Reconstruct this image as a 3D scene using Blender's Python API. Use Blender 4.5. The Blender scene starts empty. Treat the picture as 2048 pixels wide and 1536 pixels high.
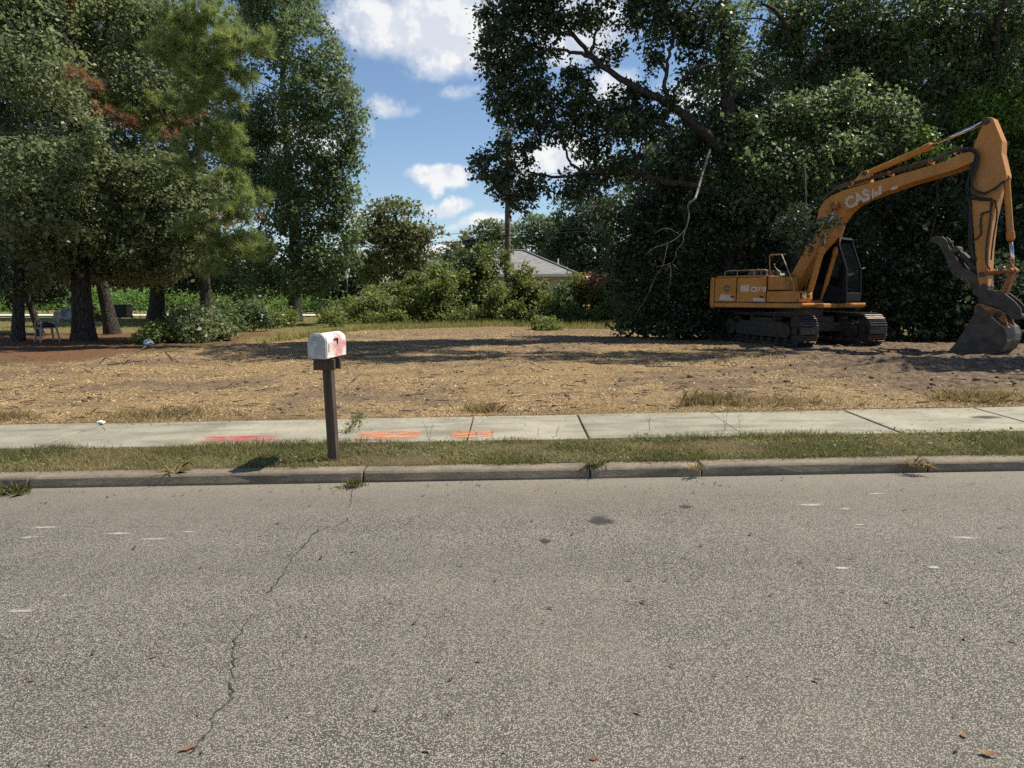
import bpy, math, random
import numpy as np
from mathutils import Vector, Matrix

random.seed(7)
RNG = np.random.default_rng(11)
R = math.radians
SC = bpy.context.scene
COL = SC.collection

# ------------------------------------------------------------------ camera
F = 1420.0                       # focal length in pixels of the 2048-wide picture
PITCH = R(7.15)
EYE = np.array([0.0, 0.0, 1.5])
cd = bpy.data.cameras.new('camera')
cd.sensor_width = 36.0
cd.lens = F / 2048 * 36.0
cd.clip_start = 0.05
cd.clip_end = 3000
cam = bpy.data.objects.new('camera', cd)
cam.location = EYE
cam.rotation_euler = (R(90) - PITCH, 0, 0)
COL.objects.link(cam)
SC.camera = cam

# ------------------------------------------------------------------ light
SUN_DIR = Vector((.58, .145, .966)).normalized()
SUN_EL = math.asin(SUN_DIR.z)
SUN_AZ = math.atan2(SUN_DIR.x, SUN_DIR.y)
sd = bpy.data.lights.new('sun', 'SUN')
sd.energy = 5.0
sd.angle = R(.53)
sd.color = (1.0, .92, .77)
sun = bpy.data.objects.new('sun', sd)
sun.rotation_euler = SUN_DIR.to_track_quat('Z', 'Y').to_euler()
COL.objects.link(sun)
SC.view_settings.view_transform = 'Standard'
SC.view_settings.look = 'None'
SC.view_settings.exposure = .45
SC.view_settings.gamma = 1.0
SKY_STRENGTH = .092
SC.cycles.use_denoising = False
SC.cycles.use_adaptive_sampling = True
SC.cycles.adaptive_threshold = .02
SC.cycles.max_bounces = 7
SC.cycles.diffuse_bounces = 4
SC.cycles.glossy_bounces = 2
SC.cycles.transmission_bounces = 4
SC.cycles.transparent_max_bounces = 6
SC.cycles.caustics_reflective = False
SC.cycles.caustics_refractive = False

# ------------------------------------------------------------------ node helper
class NT:
    def __init__(self, tree):
        self.t = tree; self.n = tree.nodes; self.l = tree.links
    def new(self, typ, **kw):
        nd = self.n.new(typ)
        for k, v in kw.items():
            setattr(nd, k, v)
        return nd
    def set(self, sock, v):
        if hasattr(v, 'default_value') or isinstance(v, bpy.types.NodeSocket):
            self.l.new(v, sock)
        else:
            if isinstance(v, tuple) and len(v) == 3 and sock.type == 'RGBA':
                v = (*v, 1)
            sock.default_value = v
    def math(self, op, a, b=0.0, c=0.0, clamp=False):
        nd = self.new('ShaderNodeMath', operation=op, use_clamp=clamp)
        self.set(nd.inputs[0], a); self.set(nd.inputs[1], b); self.set(nd.inputs[2], c)
        return nd.outputs[0]
    def vmath(self, op, a, b=(0, 0, 0), s=1.0):
        nd = self.new('ShaderNodeVectorMath', operation=op)
        self.set(nd.inputs[0], a); self.set(nd.inputs[1], b)
        if 'Scale' in nd.inputs: self.set(nd.inputs['Scale'], s)
        return nd.outputs['Value'] if op in ('DOT_PRODUCT', 'LENGTH', 'DISTANCE') else nd.outputs[0]
    def noise(self, vec, scale, detail=3, rough=.5, dist=0.0, dims='3D'):
        nd = self.new('ShaderNodeTexNoise', noise_dimensions=dims)
        self.set(nd.inputs['Vector'], vec)
        nd.inputs['Scale'].default_value = scale
        nd.inputs['Detail'].default_value = detail
        nd.inputs['Roughness'].default_value = rough
        nd.inputs['Distortion'].default_value = dist
        return nd.outputs['Fac']
    def voro(self, vec, scale, out='Distance', feature='F1', rand=1.0):
        nd = self.new('ShaderNodeTexVoronoi', feature=feature)
        self.set(nd.inputs['Vector'], vec)
        nd.inputs['Scale'].default_value = scale
        nd.inputs['Randomness'].default_value = rand
        return nd.outputs[out]
    def ramp(self, fac, a, b, lo=0.0, hi=1.0, smooth=True):
        nd = self.new('ShaderNodeMapRange', interpolation_type='SMOOTHSTEP' if smooth else 'LINEAR')
        self.set(nd.inputs[0], fac); self.set(nd.inputs[1], a); self.set(nd.inputs[2], b)
        self.set(nd.inputs[3], lo); self.set(nd.inputs[4], hi)
        return nd.outputs[0]
    def mix(self, fac, a, b, blend='MIX'):
        nd = self.new('ShaderNodeMix', data_type='RGBA', blend_type=blend)
        self.set(nd.inputs[0], fac); self.set(nd.inputs[6], a); self.set(nd.inputs[7], b)
        return nd.outputs[2]
    def attr(self, name):
        nd = self.new('ShaderNodeAttribute'); nd.attribute_name = name
        return nd.outputs['Fac']
    def scale(self, vec, s):
        return self.vmath('MULTIPLY', vec, s)

# ------------------------------------------------------------------ sky with clouds
def ray(px, py):
    u = (px - 1024) / F; v = (768 - py) / F
    return np.array([u, math.cos(PITCH) + math.sin(PITCH) * v, -math.sin(PITCH) + math.cos(PITCH) * v])
def at(px, py, Y):
    d = ray(px, py)
    return EYE + d * Y / d[1]
def gp(px, py, z=.15):
    d = ray(px, py)
    return EYE + d * (z - EYE[2]) / d[2]

W = bpy.data.worlds.new('World'); SC.world = W; W.use_nodes = True
nt = NT(W.node_tree)
for n_ in list(nt.n): nt.n.remove(n_)
out = nt.new('ShaderNodeOutputWorld'); bg = nt.new('ShaderNodeBackground')
sky = nt.new('ShaderNodeTexSky', sky_type='NISHITA')
sky.sun_disc = False
sky.sun_elevation = SUN_EL
sky.sun_rotation = SUN_AZ
sky.air_density = 1.0; sky.dust_density = .05; sky.ozone_density = 3.0
tc = nt.new('ShaderNodeTexCoord')
dirv = nt.vmath('NORMALIZE', tc.outputs['Generated'])
# soft cumulus banks: each one a direction in the sky, its half width and half height (radians)
CLOUDS = [(850, 45, .135, .062, 1.0), (950, 95, .07, .035, .8), (745, 100, .03, .016, .5), (790, 208, .05, .017, .72), (806, 150, .032, .016, .6),
          (912, 183, .036, .012, .62), (878, 362, .046, .019, 1.0), (900, 416, .042, .010, .85), (960, 447, .042, .012, .85),
          (900, 490, .04, .009, .7), (1110, 330, .10, .03, .8), (1150, 60, .09, .05, .85), (1220, 170, .05, .03, .8), (1000, 290, .07, .02, .25),
          (720, 250, .03, .02, .6), (600, 290, .07, .03, .8), (1450, 190, .08, .04, .8), (760, 440, .06, .02, .7)]
warp_n = nt.new('ShaderNodeTexNoise'); nt.set(warp_n.inputs['Vector'], dirv)
warp_n.inputs['Scale'].default_value = 7; warp_n.inputs['Detail'].default_value = 5; warp_n.inputs['Roughness'].default_value = .6
wv = nt.vmath('SCALE', nt.vmath('SUBTRACT', warp_n.outputs['Color'], (.5, .5, .5)), s=.075)
dw = nt.vmath('NORMALIZE', nt.vmath('ADD', dirv, wv))
acc = None; low = None
for k, (a, b, rx, ry, wgt) in enumerate(CLOUDS):
    c = Vector(ray(a, b)).normalized()
    right = Vector((c.y, -c.x, 0)).normalized(); up = right.cross(c).normalized()
    du = nt.math('DIVIDE', nt.vmath('DOT_PRODUCT', dw, tuple(right)), rx)
    dv = nt.math('DIVIDE', nt.vmath('DOT_PRODUCT', dw, tuple(up)), ry)
    q = nt.math('ADD', nt.math('MULTIPLY', du, du), nt.math('MULTIPLY', dv, dv))
    g = nt.math('MULTIPLY', nt.math('SUBTRACT', 1.0, nt.math('MULTIPLY', q, .55)), wgt)
    facing = nt.vmath('DOT_PRODUCT', dirv, tuple(c))
    g = nt.math('MULTIPLY', nt.math('MAXIMUM', g, 0.0), nt.math('GREATER_THAN', facing, .3))
    acc = g if acc is None else nt.math('MAXIMUM', acc, g)
fb = nt.noise(dirv, 13, 8, .62)
fb2 = nt.noise(nt.vmath('ADD', dirv, (.012, 0, .016)), 13, 8, .62)
# the same kind of cloud scattered round the rest of the sky
sepd = nt.new('ShaderNodeSeparateXYZ'); nt.l.new(dirv, sepd.inputs[0])
rest = nt.math('MULTIPLY', nt.ramp(nt.noise(dirv, 2.6, 2, .5), .52, .72), nt.ramp(sepd.outputs[1], .80, .55))
acc = nt.math('MAXIMUM', acc, nt.math('MULTIPLY', rest, nt.ramp(sepd.outputs[2], .0, .12)))
dens = nt.math('ADD', acc, nt.math('MULTIPLY', nt.math('SUBTRACT', fb, .5), 1.25))
cover = nt.math('MULTIPLY', nt.ramp(dens, .34, .86), nt.ramp(acc, .02, .30))
lit = nt.ramp(nt.math('SUBTRACT', fb, fb2), -.05, .07)
thick = nt.ramp(acc, .55, 1.0)
shade = nt.math('SUBTRACT', nt.math('ADD', .60, nt.math('MULTIPLY', lit, .42)), nt.math('MULTIPLY', thick, .10))
ccol = nt.mix(shade, (3.8, 4.5, 5.8), (7.8, 7.75, 7.7))
skyc = nt.mix(nt.math('MULTIPLY', cover, .95), sky.outputs[0], ccol)
nt.l.new(skyc, bg.inputs['Color']); bg.inputs['Strength'].default_value = SKY_STRENGTH
nt.l.new(bg.outputs[0], out.inputs['Surface'])

# ------------------------------------------------------------------ materials
MATS = {}
def mat(name):
    m = bpy.data.materials.new(name); m.use_nodes = True
    t = NT(m.node_tree)
    p = t.n['Principled BSDF']
    MATS[name] = m
    return m, t, p
def simple(name, col, rough=.6, metal=0.0, var=.25, scale=6.0, bump=0.0, spec=.5):
    m, t, p = mat(name)
    g = t.new('ShaderNodeNewGeometry').outputs['Position'] if False else t.new('ShaderNodeTexCoord').outputs['Object']
    n1 = t.noise(g, scale, 5, .6)
    f = t.ramp(n1, .3, .7, 1 - var, 1 + var, False)
    c = t.mix(1.0, col, f, 'MULTIPLY')
    t.set(p.inputs['Base Color'], c)
    p.inputs['Roughness'].default_value = rough; p.inputs['Metallic'].default_value = metal
    p.inputs['Specular IOR Level'].default_value = spec
    if bump:
        b = t.new('ShaderNodeBump'); b.inputs['Strength'].default_value = bump; b.inputs['Distance'].default_value = .02
        t.l.new(n1, b.inputs['Height']); t.l.new(b.outputs[0], p.inputs['Normal'])
    return m
def leaf_mat(name, c1, c2, c3=None, rough=.42, trans=.3, spec=.5, tcol=None):
    rough = max(rough, .45)
    m, t, p = mat(name)
    g = t.new('ShaderNodeNewGeometry')
    r = g.outputs['Random Per Island']
    big = t.noise(g.outputs['Position'], 1.1, 4, .6)
    fac = t.math('ADD', t.math('MULTIPLY', r, .5), t.math('MULTIPLY', t.ramp(big, .35, .65), .5))
    c = t.mix(fac, c1, c2)
    if c3:
        c = t.mix(t.ramp(r, .93, .97), c, c3)
    t.set(p.inputs['Base Color'], c)
    p.inputs['Roughness'].default_value = rough
    p.inputs['Specular IOR Level'].default_value = spec
    tr = t.new('ShaderNodeBsdfTranslucent')
    tc_ = t.mix(.55, c, tcol or tuple(min(1, x * 2.0) for x in c2))
    t.l.new(tc_, tr.inputs['Color'])
    mx = t.new('ShaderNodeMixShader'); mx.inputs[0].default_value = trans
    o = t.n['Material Output']
    t.l.new(p.outputs[0], mx.inputs[1]); t.l.new(tr.outputs[0], mx.inputs[2]); t.l.new(mx.outputs[0], o.inputs['Surface'])
    return m
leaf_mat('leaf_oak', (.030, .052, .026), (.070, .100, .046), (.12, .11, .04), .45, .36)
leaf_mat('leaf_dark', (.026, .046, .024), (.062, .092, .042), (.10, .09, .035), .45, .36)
leaf_mat('leaf_olive', (.088, .120, .054), (.185, .220, .100), (.24, .21, .09), .45, .46)
leaf_mat('leaf_mid', (.060, .105, .046), (.142, .190, .080), (.20, .18, .07), .45, .46)
leaf_mat('leaf_lime', (.08, .155, .025), (.15, .245, .04), (.18, .21, .04), .5, .45)
leaf_mat('leaf_shrub', (.080, .122, .032), (.180, .210, .055), (.26, .21, .06), .5, .45)
leaf_mat('leaf_gold', (.062, .090, .028), (.145, .155, .046), (.21, .14, .05), .5, .4)
leaf_mat('leaf_rust', (.16, .07, .034), (.28, .135, .06), None, .6, .3)
leaf_mat('leaf_hedge', (.07, .15, .028), (.16, .27, .055), (.22, .30, .07), .5, .45)
leaf_mat('needle', (.120, .175, .050), (.250, .300, .095), (.30, .24, .11), .5, .5)
leaf_mat('needle_dead', (.17, .085, .045), (.36, .19, .095), None, .6, .2)
leaf_mat('grass_verge', (.048, .070, .016), (.165, .155, .045), (.32, .25, .11), .6, .25)
leaf_mat('grass_dry', (.17, .13, .055), (.36, .28, .13), (.10, .11, .035), .65, .25)
leaf_mat('grass_meadow', (.11, .13, .03), (.27, .25, .07), (.33, .26, .11), .6, .3)
leaf_mat('chip', (.17, .108, .058), (.60, .43, .21), (.74, .59, .36), .7, .03)
leaf_mat('leaf_litter', (.10, .045, .022), (.24, .12, .055), (.36, .22, .11), .6, .05)
leaf_mat('litter_dark', (.035, .022, .015), (.10, .055, .03), None, .7, .05)

def bark(name, c1, c2, sc=1.0, bump=.9):
    m, t, p = mat(name)
    g = t.new('ShaderNodeNewGeometry').outputs['Position']
    v = t.scale(g, (9 * sc, 9 * sc, 2.2 * sc))
    n1 = t.noise(v, 1.0, 6, .65)
    vo = t.voro(v, 1.3, 'Distance', 'DISTANCE_TO_EDGE')
    crk = t.ramp(vo, 0.0, .12)
    c = t.mix(t.ramp(n1, .3, .7), c1, c2)
    c = t.mix(crk, t.mix(1.0, c, (.45, .42, .40), 'MULTIPLY'), c)
    t.set(p.inputs['Base Color'], c); p.inputs['Roughness'].default_value = .9
    b = t.new('ShaderNodeBump'); b.inputs['Strength'].default_value = bump; b.inputs['Distance'].default_value = .04
    t.l.new(t.math('ADD', crk, n1), b.inputs['Height']); t.l.new(b.outputs[0], p.inputs['Normal'])
bark('bark_pine', (.028, .021, .018), (.064, .047, .039), 1.0)
bark('bark_oak', (.030, .025, .021), (.080, .069, .056), 1.2)
bark('bark_pale', (.16, .15, .13), (.34, .32, .28), 1.6, .5)
bark('bark_twig', (.10, .075, .055), (.22, .17, .13), 2.0, .4)

# asphalt with worn, exposed aggregate
m, t, p = mat('asphalt')
g = t.new('ShaderNodeNewGeometry').outputs['Position']
cellc = t.voro(t.vmath('ADD', g, (0, 0, 0)), 175, 'Color')
celld = t.voro(g, 175, 'Distance')
sep = t.new('ShaderNodeSeparateColor'); t.l.new(cellc, sep.inputs[0])
rr_ = sep.outputs[0]; r2_ = sep.outputs[1]
wear = t.noise(g, .5, 5, .6)
wear2 = t.noise(g, 3.2, 4, .6)
stone = t.ramp(t.math('ADD', rr_, t.math('MULTIPLY', t.math('SUBTRACT', wear2, .5), .35)), .30, .72)
gap = t.ramp(celld, .42, .66)
col = t.mix(stone, (.078, .071, .059), (.350, .320, .268))
col = t.mix(t.math('MULTIPLY', t.ramp(r2_, .90, .97), .8), col, (.56, .51, .43))
col = t.mix(gap, col, (.050, .046, .042))
col = t.mix(t.ramp(wear, .30, .72, 0, .38), col, (.215, .197, .164))
sepp = t.new('ShaderNodeSeparateXYZ'); t.l.new(g, sepp.inputs[0])
edge = t.ramp(t.math('ADD', sepp.outputs[1], t.math('MULTIPLY', wear2, .5)), 4.6, 5.95)
col = t.mix(t.math('MULTIPLY', edge, .5), col, (.255, .226, .178))
lane = t.noise(t.scale(g, (.06, 1.1, 1)), 1.0, 3, .5)
col = t.mix(1.0, col, t.ramp(lane, .3, .7, .86, 1.12, False), 'MULTIPLY')
damp = t.noise(t.scale(g, (.35, 1.0, 1)), 1.6, 4, .6)
col = t.mix(t.ramp(damp, .56, .78, 0, .35), col, (.12, .11, .10))
t.set(p.inputs['Base Color'], col); p.inputs['Roughness'].default_value = .82
p.inputs['Specular IOR Level'].default_value = .35
b = t.new('ShaderNodeBump'); b.inputs['Strength'].default_value = .75; b.inputs['Distance'].default_value = .006
t.l.new(t.math('SUBTRACT', 1.0, celld), b.inputs['Height']); t.l.new(b.outputs[0], p.inputs['Normal'])

def concrete(name, base, dark, edge_dark=0.0):
    m, t, p = mat(name)
    g = t.new('ShaderNodeNewGeometry').outputs['Position']
    oi = t.new('ShaderNodeObjectInfo').outputs['Random']
    n1 = t.noise(g, 2.3, 6, .65); n2 = t.noise(g, 60, 3, .6); n3 = t.noise(t.scale(g, (1, 4, 1)), 1.1, 5, .6)
    n4 = t.noise(t.scale(g, (1, 1, 3)), 17, 5, .7)
    f = t.math('ADD', t.math('MULTIPLY', t.ramp(n1, .32, .68), .45), t.math('ADD', t.math('MULTIPLY', t.ramp(n2, .25, .75), .35), t.math('MULTIPLY', t.ramp(n4, .3, .7), .25)))
    c = t.mix(f, dark, base)
    c = t.mix(t.ramp(n3, .46, .70, 0, .6), c, tuple(x * .66 for x in dark))
    n5 = t.noise(g, 5.5, 6, .75)
    c = t.mix(t.ramp(n5, .60, .72, 0, .5), c, tuple(x * .5 for x in dark))
    sp = t.voro(g, 45, 'Distance')
    c = t.mix(t.ramp(sp, .02, .12, .25, 0), c, (.08, .075, .065))
    c = t.mix(1.0, c, t.ramp(oi, 0, 1, .9, 1.08, False), 'MULTIPLY')
    t.set(p.inputs['Base Color'], c); p.inputs['Roughness'].default_value = .85
    p.inputs['Specular IOR Level'].default_value = .3
    b = t.new('ShaderNodeBump'); b.inputs['Strength'].default_value = .5; b.inputs['Distance'].default_value = .005
    t.l.new(t.math('ADD', n2, n4), b.inputs['Height']); t.l.new(b.outputs[0], p.inputs['Normal'])
concrete('concrete', (.37, .350, .275), (.20, .186, .140))
concrete('curb_concrete', (.28, .235, .175), (.11, .088, .064))
concrete('far_concrete', (.62, .60, .55), (.50, .48, .44))

def decal(name, col, rough=.8, hi=.62, lo=.42, sc=(14, 60, 1), alpha=.9, edge=.28):
    m, t, p = mat(name)
    tcn = t.new('ShaderNodeTexCoord')
    gen = tcn.outputs['Generated']; g = t.new('ShaderNodeNewGeometry').outputs['Position']
    s = t.new('ShaderNodeSeparateXYZ'); t.l.new(gen, s.inputs[0])
    def fall(x):
        d = t.math('SUBTRACT', .5, t.math('ABSOLUTE', t.math('SUBTRACT', x, .5)))
        return t.ramp(d, 0.0, edge)
    e = t.math('MULTIPLY', fall(s.outputs[0]), fall(s.outputs[1]))
    n1 = t.noise(t.scale(g, sc), 1.0, 5, .65)
    n2 = t.noise(g, 90, 2, .5)
    a = t.math('ADD', t.math('ADD', n1, t.math('MULTIPLY', t.math('SUBTRACT', n2, .5), .35)), t.math('MULTIPLY', t.math('SUBTRACT', e, 1.0), .6))
    a = t.math('MULTIPLY', t.ramp(a, lo, hi), alpha)
    t.set(p.inputs['Base Color'], col); p.inputs['Roughness'].default_value = rough
    t.l.new(a, p.inputs['Alpha'])
decal('paint_red', (.55, .075, .085), lo=.32, hi=.72, sc=(5, 22, 1), alpha=.9, edge=.22)
decal('paint_orange', (.84, .215, .065), lo=.34, hi=.78, sc=(7, 14, 1), alpha=.9, edge=.22)
decal('chalk', (.66, .63, .57), lo=.22, hi=.75, sc=(9, 34, 1), alpha=.85, edge=.5)
decal('oil', (.035, .033, .032), lo=.12, hi=.5, sc=(5, 12, 1), alpha=.85, edge=.5)
simple('crack', (.035, .032, .03), .9)

simple('mail_front_shaded', (.44, .44, .43), .6, 0, .35, 18)  # shade of the front face put into the base colour as grey
m, t, p = mat('mail_body')
g = t.new('ShaderNodeTexCoord').outputs['Object']
n1 = t.noise(g, 9, 5, .7); n2 = t.noise(t.scale(g, (1, 1.2, .35)), 14, 4, .6); n3 = t.noise(g, 40, 4, .6)
sp = t.new('ShaderNodeSeparateXYZ'); t.l.new(g, sp.inputs[0])
white = t.mix(t.ramp(n3, .3, .7), (.80, .76, .72), (.66, .60, .54))
def band(x, c, w):
    return t.ramp(t.math('ABSOLUTE', t.math('SUBTRACT', x, c)), w, w * .3)
yy = t.math('ADD', sp.outputs[1], t.math('MULTIPLY', t.math('SUBTRACT', n1, .5), .10))
zz = t.math('ADD', sp.outputs[2], t.math('MULTIPLY', t.math('SUBTRACT', n2, .5), .09))
red = t.math('MAXIMUM', band(yy, .06, .13), t.math('MULTIPLY', band(zz, .105, .045), t.ramp(yy, -.15, -.02)))
red = t.math('MULTIPLY', red, t.math('MULTIPLY', t.ramp(sp.outputs[0], .0, .05), t.ramp(n3, .25, .60, .15, .80)))
c = t.mix(red, white, (.58, .13, .15))
rust = t.math('MULTIPLY', t.ramp(n3, .60, .72), t.ramp(sp.outputs[2], .05, 0))
c = t.mix(rust, c, (.11, .055, .03))
t.set(p.inputs['Base Color'], c); p.inputs['Roughness'].default_value = .5
simple('dark_metal', (.02, .02, .02), .5, .3)
m, t, p = mat('old_wood')
g = t.new('ShaderNodeTexCoord').outputs['Object']
v = t.scale(g, (26, 26, 1.6)); n1 = t.noise(v, 1.0, 6, .7, 1.2); n2 = t.noise(g, 5, 4, .6)
wv_ = t.new('ShaderNodeTexWave'); wv_.bands_direction = 'X'; t.set(wv_.inputs['Vector'], t.scale(g, (1, 1, .12)))
wv_.inputs['Scale'].default_value = 20; wv_.inputs['Distortion'].default_value = 5; wv_.inputs['Detail'].default_value = 3
c = t.mix(t.ramp(n1, .3, .7), (.042, .029, .022), (.135, .094, .070))
c = t.mix(t.math('MULTIPLY', wv_.outputs['Fac'], .55), c, (.045, .028, .02))
c = t.mix(t.ramp(n2, .55, .8, 0, .5), c, (.13, .11, .095))
t.set(p.inputs['Base Color'], c); p.inputs['Roughness'].default_value = .85
b = t.new('ShaderNodeBump'); b.inputs['Strength'].default_value = .6; b.inputs['Distance'].default_value = .004
t.l.new(n1, b.inputs['Height']); t.l.new(b.outputs[0], p.inputs['Normal'])

# excavator paints
m, t, p = mat('orange_paint')
g = t.new('ShaderNodeTexCoord').outputs['Object']
n1 = t.noise(g, 1.6, 5, .6); n2 = t.noise(g, 26, 5, .7); n3 = t.noise(t.scale(g, (6, 6, 1.2)), 1.5, 4, .6)
c = t.mix(t.ramp(n1, .3, .7), (.43, .178, .034), (.54, .240, .052))
c = t.mix(t.ramp(n3, .52, .75, 0, .45), c, (.30, .14, .055))
c = t.mix(t.ramp(n2, .63, .70, 0, .85), c, (.12, .055, .03))
c = t.mix(t.ramp(t.noise(t.scale(g, (9, 9, .8)), 1.0, 5, .65), .58, .74, 0, .5), c, (.16, .085, .045))
c = t.mix(t.ramp(t.noise(g, .9, 6, .7), .52, .68, 0, .5), c, (.42, .27, .15))
t.set(p.inputs['Base Color'], c); t.set(p.inputs['Roughness'], t.ramp(n1, .2, .8, .42, .62))
p.inputs['Specular IOR Level'].default_value = .4
simple('rust_orange', (.30, .12, .045), .8, 0, .5, 9, .3)
simple('steel_dark', (.060, .052, .047), .6, .3, .45, 10, .4)
simple('track_steel', (.09, .078, .070), .42, .75, .4, 14, .3)
simple('bucket_steel', (.066, .056, .046), .65, .3, .5, 5, .4)
simple('chrome', (.62, .61, .60), .18, 1.0, .1, 8)
simple('rubber', (.018, .018, .019), .55, 0, .3, 12)
simple('hood_grey', (.12, .12, .12), .6, .2, .5, 7)
simple('cab_paint', (.012, .015, .018), .75, 0, .25, 6, 0, .15)
simple('rail_metal', (.36, .25, .17), .5, .3, .4, 12)
simple('decal_white', (.72, .68, .62), .6, 0, .15, 30)
simple('decal_worn', (.58, .50, .42), .7, 0, .35, 40)
simple('lamp_glass', (.6, .6, .56), .2, 0, .1, 20)
m, t, p = mat('glass')
p.inputs['Base Color'].default_value = (.03, .04, .045, 1); p.inputs['Roughness'].default_value = .06
p.inputs['Transmission Weight'].default_value = .85; p.inputs['IOR'].default_value = 1.15
m, t, p = mat('roof_shingle')
g = t.new('ShaderNodeNewGeometry').outputs['Position']
sp = t.new('ShaderNodeSeparateXYZ'); t.l.new(g, sp.inputs[0])
bz = t.math('FRACT', t.math('MULTIPLY', sp.outputs[2], 11.0))
n1 = t.noise(t.scale(g, (2.4, 2.4, 11)), 1.0, 3, .6); n2 = t.noise(g, .6, 4, .6)
c = t.mix(t.ramp(n1, .3, .7), (.17, .17, .175), (.29, .285, .28))
c = t.mix(t.ramp(bz, 0, .22, .45, 0), c, (.07, .07, .07))
c = t.mix(t.ramp(n2, .5, .7, 0, .3), c, (.13, .125, .12))
t.set(p.inputs['Base Color'], c); p.inputs['Roughness'].default_value = .9
simple('siding', (.48, .41, .36), .7, 0, .12, 3)
simple('white_trim', (.78, .76, .72), .6, 0, .08, 4)
simple('window_glass', (.03, .035, .04), .08, 0, .1, 4)
simple('pole_wood', (.15, .125, .105), .85, 0, .4, 5, .3)
simple('wire', (.02, .02, .02), .6)
simple('lamp_green', (.02, .035, .028), .5, .3)
simple('plastic_white', (.26, .245, .225), .45, 0, .15, 8)
simple('cloth_dark', (.02, .022, .028), .9, 0, .4, 12)
simple('bin_black', (.014, .014, .016), .5, 0, .3, 6)
simple('tub_pale', (.42, .47, .50), .5, 0, .2, 6)
simple('paper', (.80, .80, .78), .7, 0, .1, 30)
simple('bag_blue', (.42, .52, .62), .4, 0, .25, 14)
simple('stone_pale', (.45, .42, .36), .85, 0, .3, 14, .3)
simple('clod', (.13, .095, .066), .95, 0, .4, 12, .5)

# terrain sheet: the surface mix comes from what lies there (vertex masks of mulch, soil, needles, grass)
m, t, p = mat('terrain')
g = t.new('ShaderNodeNewGeometry').outputs['Position']
nA = t.noise(g, 1.0, 6, .62); nB = t.noise(g, 7.0, 5, .65); nC = t.noise(t.scale(g, (1, 1, 1)), 34, 4, .7)
nD = t.noise(t.scale(g, (55, 22, 20)), 1.0, 3, .6, 1.5)
mulch = t.mix(t.ramp(nC, .38, .62), (.125, .082, .046), (.45, .318, .165))
mulch = t.mix(t.ramp(nD, .56, .70), mulch, (.66, .48, .25))
mulch = t.mix(t.ramp(t.math('ADD', t.math('MULTIPLY', nA, .6), t.math('MULTIPLY', nB, .4)), .46, .60), mulch, t.mix(nC, (.150, .106, .062), (.31, .222, .125)))
soil = t.mix(t.ramp(nB, .3, .7), (.088, .062, .044), (.24, .175, .122))
soil = t.mix(t.ramp(nC, .6, .75, 0, .6), soil, (.44, .31, .17))
need = t.mix(t.ramp(nC, .3, .7), (.085, .042, .024), (.24, .135, .072))
gras = t.mix(t.ramp(nC, .3, .7), (.085, .090, .026), (.25, .225, .085))
gras = t.mix(t.ramp(nA, .45, .65, 0, .6), gras, (.27, .21, .10))
c = t.mix(t.attr('soil'), mulch, soil)
c = t.mix(t.attr('needles'), c, need)
c = t.mix(t.attr('meadow'), c, gras)
t.set(p.inputs['Base Color'], c); p.inputs['Roughness'].default_value = .95; p.inputs['Specular IOR Level'].default_value = .15
b = t.new('ShaderNodeBump'); b.inputs['Strength'].default_value = .9; b.inputs['Distance'].default_value = .03
t.l.new(t.math('ADD', nC, nD), b.inputs['Height']); t.l.new(b.outputs[0], p.inputs['Normal'])
m, t, p = mat('verge_soil')
g = t.new('ShaderNodeNewGeometry').outputs['Position']
nC = t.noise(g, 28, 4, .7); nA = t.noise(g, 2.0, 4, .6)
nE = t.noise(g, 90, 4, .75)
c = t.mix(t.ramp(nE, .35, .65), (.040, .034, .014), (.20, .165, .075)); c = t.mix(t.ramp(nC, .45, .65, 0, .7), c, (.10, .078, .036)); c = t.mix(t.ramp(nA, .5, .7, 0, .5), c, (.13, .088, .05))
b = t.new('ShaderNodeBump'); b.inputs['Strength'].default_value = 1.0; b.inputs['Distance'].default_value = .02
t.l.new(nE, b.inputs['Height']); t.l.new(b.outputs[0], p.inputs['Normal'])
t.set(p.inputs['Base Color'], c); p.inputs['Roughness'].default_value = .95

# ------------------------------------------------------------------ numpy noise
_P = RNG.random((64, 64, 64)).astype(np.float32)
def vnoise(P):
    P = np.asarray(P, np.float64); i = np.floor(P).astype(int); f = P - i; f = f * f * (3 - 2 * f)
    r = 0
    for dx in (0, 1):
        wx = f[..., 0] if dx else 1 - f[..., 0]
        for dy in (0, 1):
            wy = f[..., 1] if dy else 1 - f[..., 1]
            for dz in (0, 1):
                wz = f[..., 2] if dz else 1 - f[..., 2]
                r = r + wx * wy * wz * _P[(i[..., 0] + dx) & 63, (i[..., 1] + dy) & 63, (i[..., 2] + dz) & 63]
    return r
def fbm(P, o=4):
    P = np.asarray(P, np.float64); r = 0; a = .5; s = 0
    for k in range(o):
        r = r + a * vnoise(P * 2 ** k + 7.3 * k); s += a; a *= .5
    return r / s
def sstep(x, a, b):
    t_ = np.clip((np.asarray(x, float) - a) / (b - a), 0, 1); return t_ * t_ * (3 - 2 * t_)

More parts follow.
